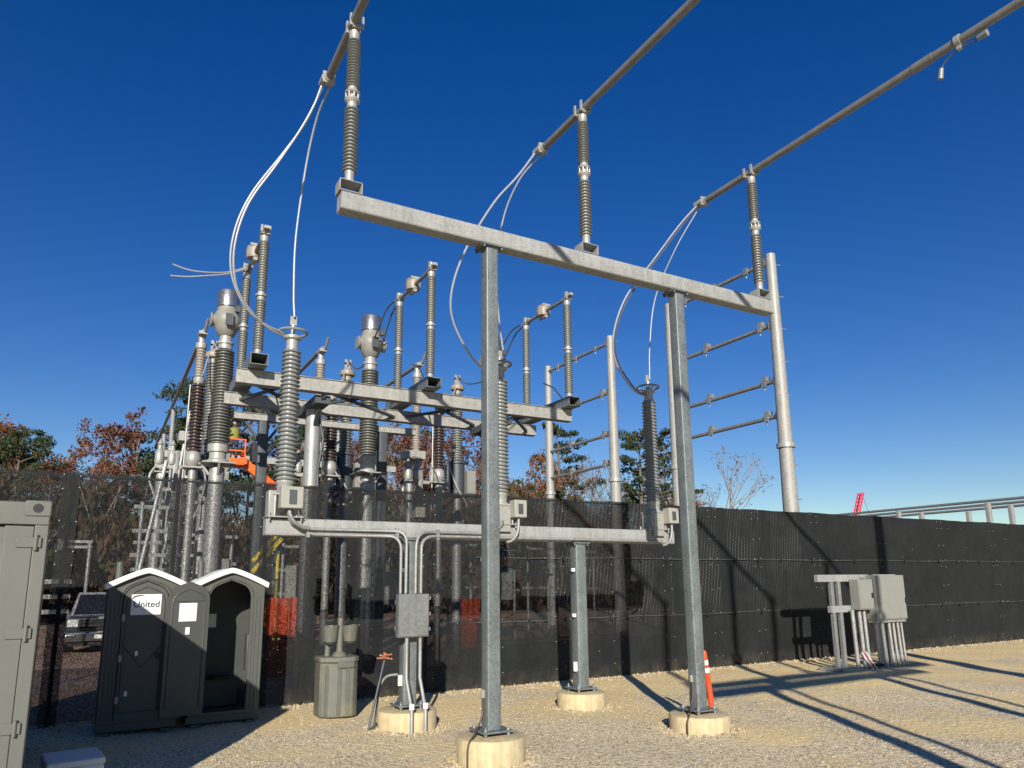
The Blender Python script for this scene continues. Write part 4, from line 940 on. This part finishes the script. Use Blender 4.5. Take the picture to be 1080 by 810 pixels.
# ------------------------------------------------------------------ container
def container():
    t=thing('shipping_container','large grey-green shipping container cut off by the left edge, doors facing the viewer','container',(-.40,7.1,0),R(3))
    W=2.44; H=2.885; L=5.4
    MB().box(-W+.03,-.03,.12,L,.12,H-.02).build('shell',M['container'],t,.01)
    mb=MB()
    for k in range(16):
        y=.3+k*.28; mb.extr([(0,0),(.07,.03),(.17,.03),(.24,0)],(-.03,y,.25),(0,1,0),(1,0,0),(0,0,H-.5))
    mb.build('side_corrugation',M['container'],t)
    mb=MB().box(-W,-.0,.0,.1,H-.2,H-.012).box(-.10,-.0,.0,.115,.2,H-.2).box(-W,-W+.1,.0,.115,.2,H-.2).box(-W,0,0,.1,.08,.2)
    mb.build('door_frame',M['container'],t,.008)
    for sx in(-1,0):
        for z in (H-.13,.0):
            c=MB().box(-W if sx else -.18,-W+.18 if sx else .006,-.012,.16,z,z+.13).build('corner_casting',M['container'],t,.01)
            x=(-W+.09 if sx else -.088)
            MB().lathe([(.045,-.004),(.045,.004)],n=18).build('casting_hole',M['black'],c) if 0 else None
            mb=MB().cyl((x,-.014,z+.066),(x,.02,z+.066),.038,n=20); mb.build('casting_hole',M['black'],c)
    # right door leaf with recessed panel and horizontal bars
    d=MB().box(-1.2,-.12,.02,.06,.22,H-.22).build('door',M['container'],t,.006)
    for z in (2.23,1.58,.95): MB().box(-1.1,-.305,.012,.0195,z-.09,z).build('door_groove',M['container_dark'],d)
    d2=MB().box(-2.32,-1.21,.02,.06,.22,H-.22).build('door',M['container'],t,.006)
    MB().box(-.30,-.101,-.005,.018,.21,H-.21).build('door_stile',M['container'],d,.006)
    for z in (2.50,1.78,1.06,.4):
        h=MB().box(-.215,-.04,-.018,-.006,z,z+.085).build('hinge',M['container'],d,.008)
        MB().cyl((-.08,-.016,z-.02),(-.08,-.016,z+.105),.016,n=10).build('hinge_pin',M['container'],h)
    for x in (-.75,-1.05):
        MB().cyl((x,-.03,.3),(x,-.03,H-.3),.022,n=10).build('lock_rod',M['galv'],d)
    MB().box(-W,-.01,.1,L,.02,.119).build('floor_rail',M['container_dark'],t)
container()

# ------------------------------------------------------------------ white block at lower left
t=thing('white_step_box','low white plastic step box half in shade at the lower left','box',(-.08,9.55,0),R(8))
MB().box(-.27,.25,-.32,.30,0,.33).build('body',M['white'],t,.02)
MB().box(-.28,.26,-.33,.31,.332,.40).build('lid',M['white'],t,.02)
MB().box(-.15,.22,-.40,-.331,.02,.26).build('front_step',M['white'],t,.015)

# ------------------------------------------------------------------ handwash station
t=thing('handwash_station','grey-green plastic handwash sink with ribbed tank and twin basins','sink',(3.62,12.55,0))
o=MB()
poly=[(-.30,-.10),(-.10,-.26),(.22,-.28),(.31,-.20),(.31,.25),(-.30,.25)]
o.extr(poly,(0,0,.02),(1,0,0),(0,1,0),(0,0,.86)); tank=o.build('tank',M['wash'],t,.02)
mb=MB()
for (x,y) in ((-.2,-.19),(-.02,-.275),(.12,-.28),(-.28,-.115)): mb.box(x-.028,x+.028,y-.012,y+.02,.06,.84)
mb.build('tank_rib',M['wash'],tank)
MB().extr([(x*1.05,y*1.05) for x,y in poly],(0,0,.885),(1,0,0),(0,1,0),(0,0,.09)).build('lid',M['wash'],t,.02)
MB().box(-.06,.22,-.315,-.27,.80,.90).build('latch',M['wash'],t,.012)
MB().lathe([(.13,.976),(.11,1.02),(.055,1.06),(.05,1.60),(.03,1.61)],(.03,-.05,0),16).build('pump_column',M['wash'],t)
for s in(-1,1):
    b=MB().lathe([(.06,1.18),(.11,1.22),(.135,1.42),(.145,1.48),(.125,1.48),(.1,1.3),(.02,1.27)],(.03+s*.17,-.06,0),18).build('basin',M['wash'],t)
    MB().tube([(.03+s*.05,-.05,1.50),(.03+s*.12,-.07,1.55),(.03+s*.15,-.08,1.52)],.012,6).build('tap',M['black'],b)
MB().cyl((-.14,.08,.976),(-.14,.08,1.3),.05,n=12).build('soap_tube',M['wash'],t)

# ------------------------------------------------------------------ leaning rods with orange head
t=thing('leaning_rods','dark thin rods leaning by the left low post, topped with a faded orange cluster','rods',(3.9,11.3,0))
MB().cyl((-.20,-.25,.0),(.14,.05,.98),.018,n=8).build('rod',M['darksteel'],t)
MB().cyl((-.02,.0,.0),(.12,.06,.92),.018,n=8).build('rod',M['darksteel'],t)
MB().tube([(-.20,-.25,.02),(.1,-.1,.1),(.3,-.05,.28),(.33,-.1,.42)],.016,8).build('rod',M['darksteel'],t)
MB().tube(spline([(.08,.05,.62),(.17,0,.74),(.32,-.08,.77)]),.02,8).build('strap',M['sheds'],t)
mb=MB(); rr=random.Random(4)
for k in range(14):
    a=rr.random()*6.3; e=rr.uniform(-.3,.9); mb.bar((.15,.05,1.02),(.15+.14*cos(a)*cos(e),.05+.10*sin(a),1.02+.09*sin(e)),.035,.02)
mb.build('orange_cluster',mat('faded_orange',(.42,.17,.09),.7),t)

# ------------------------------------------------------------------ delineator
t=thing('delineator_post','orange traffic delineator tube with white bands leaning beside the front right post','delineator',(8.37,8.68,.245),rot=(R(5),R(-11),0))
MB().lathe([(.052,0),(.058,.02),(.044,.05),(.040,.7),(.034,.86),(.02,.89)],n=18).build('tube',M['orange'],t)
each([MB().lathe([(.0425,.56),(.0422,.63)],n=18),MB().lathe([(.0405,.68),(.0395,.75)],n=18)],'white_band',M['white'],t)
MB().torus((0,0,.02),.055,.012,18,6).build('foot_ring',M['orange'],t)

# ------------------------------------------------------------------ utility stand
t=thing('utility_rack','galvanized strut rack with grey electrical boxes and conduits by the right fence','electrical rack',(15.32,11.95,0))
mb=MB().box(-.15,2.9,-.05,.06,2.10,2.27); mb.build('top_rail',M['beam'],t,.004)
MB().box(.25,1.35,-.05,.06,1.36,1.52).build('lower_rail',M['beam'],t,.004)
for x in(.32,.58,2.35): MB().box(x,x+.1,-.04,.05,-.05,2.1).build('upright',M['galv'],t,.003)
b=MB().box(.98,1.52,-.32,-.06,1.42,2.15).build('small_enclosure',M['elec'],t,.008)
MB().box(1.01,1.49,-.337,-.321,1.45,2.12).build('enclosure_door',M['elec'],b,.005); MB().box(1.42,1.47,-.36,-.338,1.7,1.82).build('handle',M['black'],b)
MB().box(1.40,1.62,-.052,.2,1.3,2.2).build('back_pan',M['panelbox'],t,.005)
b=MB().box(1.64,2.85,-.30,.02,1.15,2.25).build('large_enclosure',M['elec'],t,.01)
MB().box(1.68,2.81,-.318,-.301,1.18,2.22).build('enclosure_door',M['elec'],b,.006); MB().box(2.78,2.88,-.36,-.319,1.55,1.68).build('handle',M['black'],b)
MB().box(2.851,2.95,-.2,-.05,1.4,1.6).build('side_sticker',M['sign'],b,.004)
MB().box(1.66,2.84,-.25,.0,1.08,1.149).build('gutter',M['conduit'],b)
for x,r in ((.86,.05),(1.12,.05),(1.30,.045),(1.75,.06),(1.95,.06),(2.25,.04),(2.42,.04),(2.60,.04),(2.75,.03)):
    MB().tube([(x,-.16,1.42 if x<1.6 else 1.08),(x,-.18,.45),(x+.0,-.2,-.05)],r,10).build('conduit',M['conduit'],t)
MB().box(.1,.85,-.35,.35,-.05,.08).build('base_slab',M['conduit'],t,.02)
for k,(c,x) in enumerate((('white',.95),('redpaint',1.02),('white',1.10))): MB().cyl((x,-.25,.42),(x+.25,-.35,0),.012,n=6).build('stub_cable',M[c],t)
MB().torus((1.45,-.3,.1),.13,.03,16,6).build('cable_coil',M['black'],t)

# ------------------------------------------------------------------ trees
def leaves(mb,c,R_,n,s,r,flat=.8):
    for i in range(n):
        while 1:
            p=Vector((r.uniform(-1,1),r.uniform(-1,1),r.uniform(-1,1)))
            if p.length<1: break
        p=Vector((p.x*R_,p.y*R_,p.z*R_*flat))+Vector(c); q=Euler((r.random()*6.3,r.random()*6.3,r.random()*6.3)).to_matrix(); k=s*(.6+.8*r.random())
        a=q@Vector((k,0,0)); b=q@Vector((0,k*.6,0))
        mb.add([p-a,p-b*.7,p+a,p+b],[(0,1,2,3)])
def make_tree(kind,h,seed):
    r=random.Random(seed); tr=MB(); cr=MB()
    if kind=='pine':
        lean=Vector((r.uniform(-.3,.3),r.uniform(-.3,.3),0))
        pts=[(0,0,0)]+[(lean.x*z+.12*sin(z*9+seed),lean.y*z,h*z) for z in (.25,.5,.75,.97)]
        tr.tube(pts,[.24,.2,.16,.1,.03],8)
        z=.45
        while z<1.0:
            for b in range(r.choice((2,3,3))):
                a=r.random()*6.3; L_=h*.20*(1.2-z)*r.uniform(.6,1.4)+.9; z0=h*(z+r.uniform(-.02,.02)); e=r.uniform(.05,.45)
                tip=Vector((lean.x*z+L_*cos(a),lean.y*z+L_*sin(a),z0+L_*e)); st=Vector((lean.x*z,lean.y*z,z0))
                tr.tube([st,st.lerp(tip,.6)+Vector((0,0,.1)),tip],[.05,.035,.015],5)
                for f in (.5,.75,1.0):
                    if r.random()<.8: leaves(cr,st.lerp(tip,f),r.uniform(.4,1.0)*h/16,int(60),.15*h/16,r,.5)
            z+=r.uniform(.045,.085)
        leaves(cr,(lean.x,lean.y,h*.97),.7*h/16,60,.2*h/16,r,.9)
    else:
        def grow(p,d,L_,rad,lev):
            q=p+d*L_; m=p.lerp(q,.5)+Vector((r.uniform(-1,1),r.uniform(-1,1),0))*L_*.07
            tr.tube([p,m,q],[rad,rad*.8,rad*.62],5 if lev>0 else 8)
            if lev>=1:
                n_={'red':34,'orange':38,'bare':4}[kind]
                if lev>=2 and r.random()<(.78 if kind!='bare' else .3): leaves(cr,q,r.uniform(.35,.8)*h/14,n_,.13*h/14,r)
                if lev>=2 and kind!='bare' and r.random()<.5: leaves(cr,m,r.uniform(.3,.6)*h/14,n_//2,.13*h/14,r)
            if lev<(5 if kind=='bare' else 4):
                for k in range(r.choice((2,2,3)) if lev else 3):
                    nd=(d+Vector((r.uniform(-1,1),r.uniform(-1,1),r.uniform(-.15,.5)))*(.62 if kind!='bare' else .5)).normalized()
                    grow(q if k else m.lerp(q,.8),nd,L_*r.uniform(.6,.82),rad*.58,lev+1)
        grow(Vector((0,0,0)),Vector((r.uniform(-.05,.05),r.uniform(-.05,.05),1)).normalized(),h*.33,.17*h/14,0)
    return tr,cr
KM={'pine':('pine_tree','bark_pine','leaf_pine'),'red':('rust_red_tree','bark','leaf_red'),'orange':('orange_brown_tree','bark','leaf_orange'),'bare':('bare_tree','bark','leaf_bare')}
PROTO={}
def proto(kind,i):
    if (kind,i) not in PROTO:
        tr,cr=make_tree(kind,15.,31*i+len(kind)*7+3)
        PROTO[(kind,i)]=(tr.build('trunk',M[KM[kind][1]]),cr.build('crown',M[KM[kind][2]],smooth=False))
    return PROTO[(kind,i)]
TREES=[(-6.0,62,12.9,'pine','dark pine above the container top at the left edge'),(-7.9,66,12.2,'pine','dark pine cut off by the left edge'),(-4.6,70,12.0,'pine','shorter pine right of the leftmost pines'),
(-1.5,64,11.4,'red','rust red tree low over the fence at left'),(-1.0,75,14.8,'red','tallest rust red tree of the left group'),(-2.8,68,10.8,'red','small rust red tree beside the left pines'),(1.2,72,13.4,'red','sparse rust red tree left of the slanted raker'),
(2.6,66,11.6,'pine','pine low behind the far left pole'),(5.0,60,17.8,'pine','tall pine behind the tan column at left'),(7.3,66,16.8,'pine','pine directly behind the left transformer'),(12.2,75,15.4,'pine','pine behind the boom lift'),
(15.2,66,16.0,'pine','pine behind the left termination column'),(18.4,70,17.6,'pine','pine behind the switch stand pole'),(22.7,64,15.9,'red','rust red tree right of the middle transformer'),(25.8,70,17.2,'red','tall rust red tree under the switch stand'),
(27.2,62,14.8,'orange','orange brown tree under the middle of the switch stand'),(31.6,72,16.6,'bare','bare tree left of the tallest front post'),(33.6,66,15.2,'bare','bare tree just behind the tallest front post'),(36.0,62,14.8,'orange','orange brown tree right of the tallest front post'),
(45.9,70,20.0,'pine','tall pine between the two far poles'),(52.1,75,16.0,'red','thin rust red tree right of the second pole frame'),(54.2,70,16.4,'bare','bare tree at the right pole of the second frame'),(60.8,78,19.0,'bare','bare tree left of the right termination'),
(59.4,72,21.1,'pine','tall pine left of the right termination'),(65.2,74,20.6,'pine','tall pine right behind the right termination'),(68.6,70,19.0,'bare','bare tree right of the front right post'),(74.0,74,14.2,'bare','smallest bare tree right of the front right post')]
rt=random.Random(21)
for i in range(38):
    x=-14+i*2.45+rt.uniform(-1,1); kd=('pine','orange','red','pine','orange','bare')[i%6]
    if x>44: kd='bare' if i%2 else 'orange'
    TREES.append((x,84+rt.uniform(-4,10),(20 if 8<x<40 else 16.5)+rt.uniform(-1.5,3),kd,{'pine':'dark green pine standing deep in the band behind the yard','orange':'orange brown autumn tree standing deep in the band behind the yard','red':'rust red autumn tree standing deep in the band behind the yard','bare':'bare grey tree standing deep in the band behind the yard'}[kd]))
cnt={}
for (x,y,h,k,lb) in TREES:
    i=cnt.get(k,0); cnt[k]=i+1; v=i%(4 if k!='orange' else 2)
    T,Cw=proto(k,v); t=thing(KM[k][0],lb,'tree',(x,y,0),rnd.random()*6.3,group='trees along the far edge of the yard' if 'deep' not in lb else {'pine':'pines deep in the tree band','orange':'orange trees deep in the tree band','red':'red trees deep in the tree band','bare':'bare trees deep in the tree band'}[k])
    s=h/15.
    for src,nm in((T,'trunk'),(Cw,'crown')):
        if 'used' not in src: o=src; src['used']=1
        else: o=src.copy(); COL.objects.link(o); o.name=nm
        o.parent=t
    t.scale=(s*rnd.uniform(.95,1.15),s*rnd.uniform(.95,1.15),s)
for o in bpy.data.objects:
    if 'used' in o: del o['used']
SH=[]
for i in range(44):
    x=-10+(i%22)*3.0+rnd.random(); y=(48 if i<22 else 55)+4*rnd.random(); SH.append((x,y))
protoS=[]
for i,(x,y) in enumerate(SH):
    h=rnd.uniform(6.5,10.5)
    t=thing('brown_shrub','brown leafy undergrowth bush in the row below the tree line','shrub',(x,y,0),rnd.random()*6,group='brown undergrowth bushes below the trees')
    if i<4:
        cr=MB(); r=random.Random(60+i)
        for k in range(16): 
            a=r.random()*6.3; q=r.random()**.5*2.3; leaves(cr,(q*cos(a),q*sin(a),r.uniform(.6,5.2)*(1-.12*q)),r.uniform(.8,1.3),120,.21,r)
        tr=MB()
        for k in range(6): tr.tube([(0,0,0),(r.uniform(-.7,.7),r.uniform(-.7,.7),2.2),(r.uniform(-1.5,1.5),r.uniform(-1.5,1.5),4.6)],[.08,.05,.02],5)
        a_=tr.build('stem',M['bark'],t); b_=cr.build('crown',M['leaf_shrub'],t,smooth=False); protoS.append((a_,b_))
    else:
        for src in protoS[i%4]:
            o=src.copy(); COL.objects.link(o); o.parent=t
    t.scale=(1.1,1.1,h/5.6)
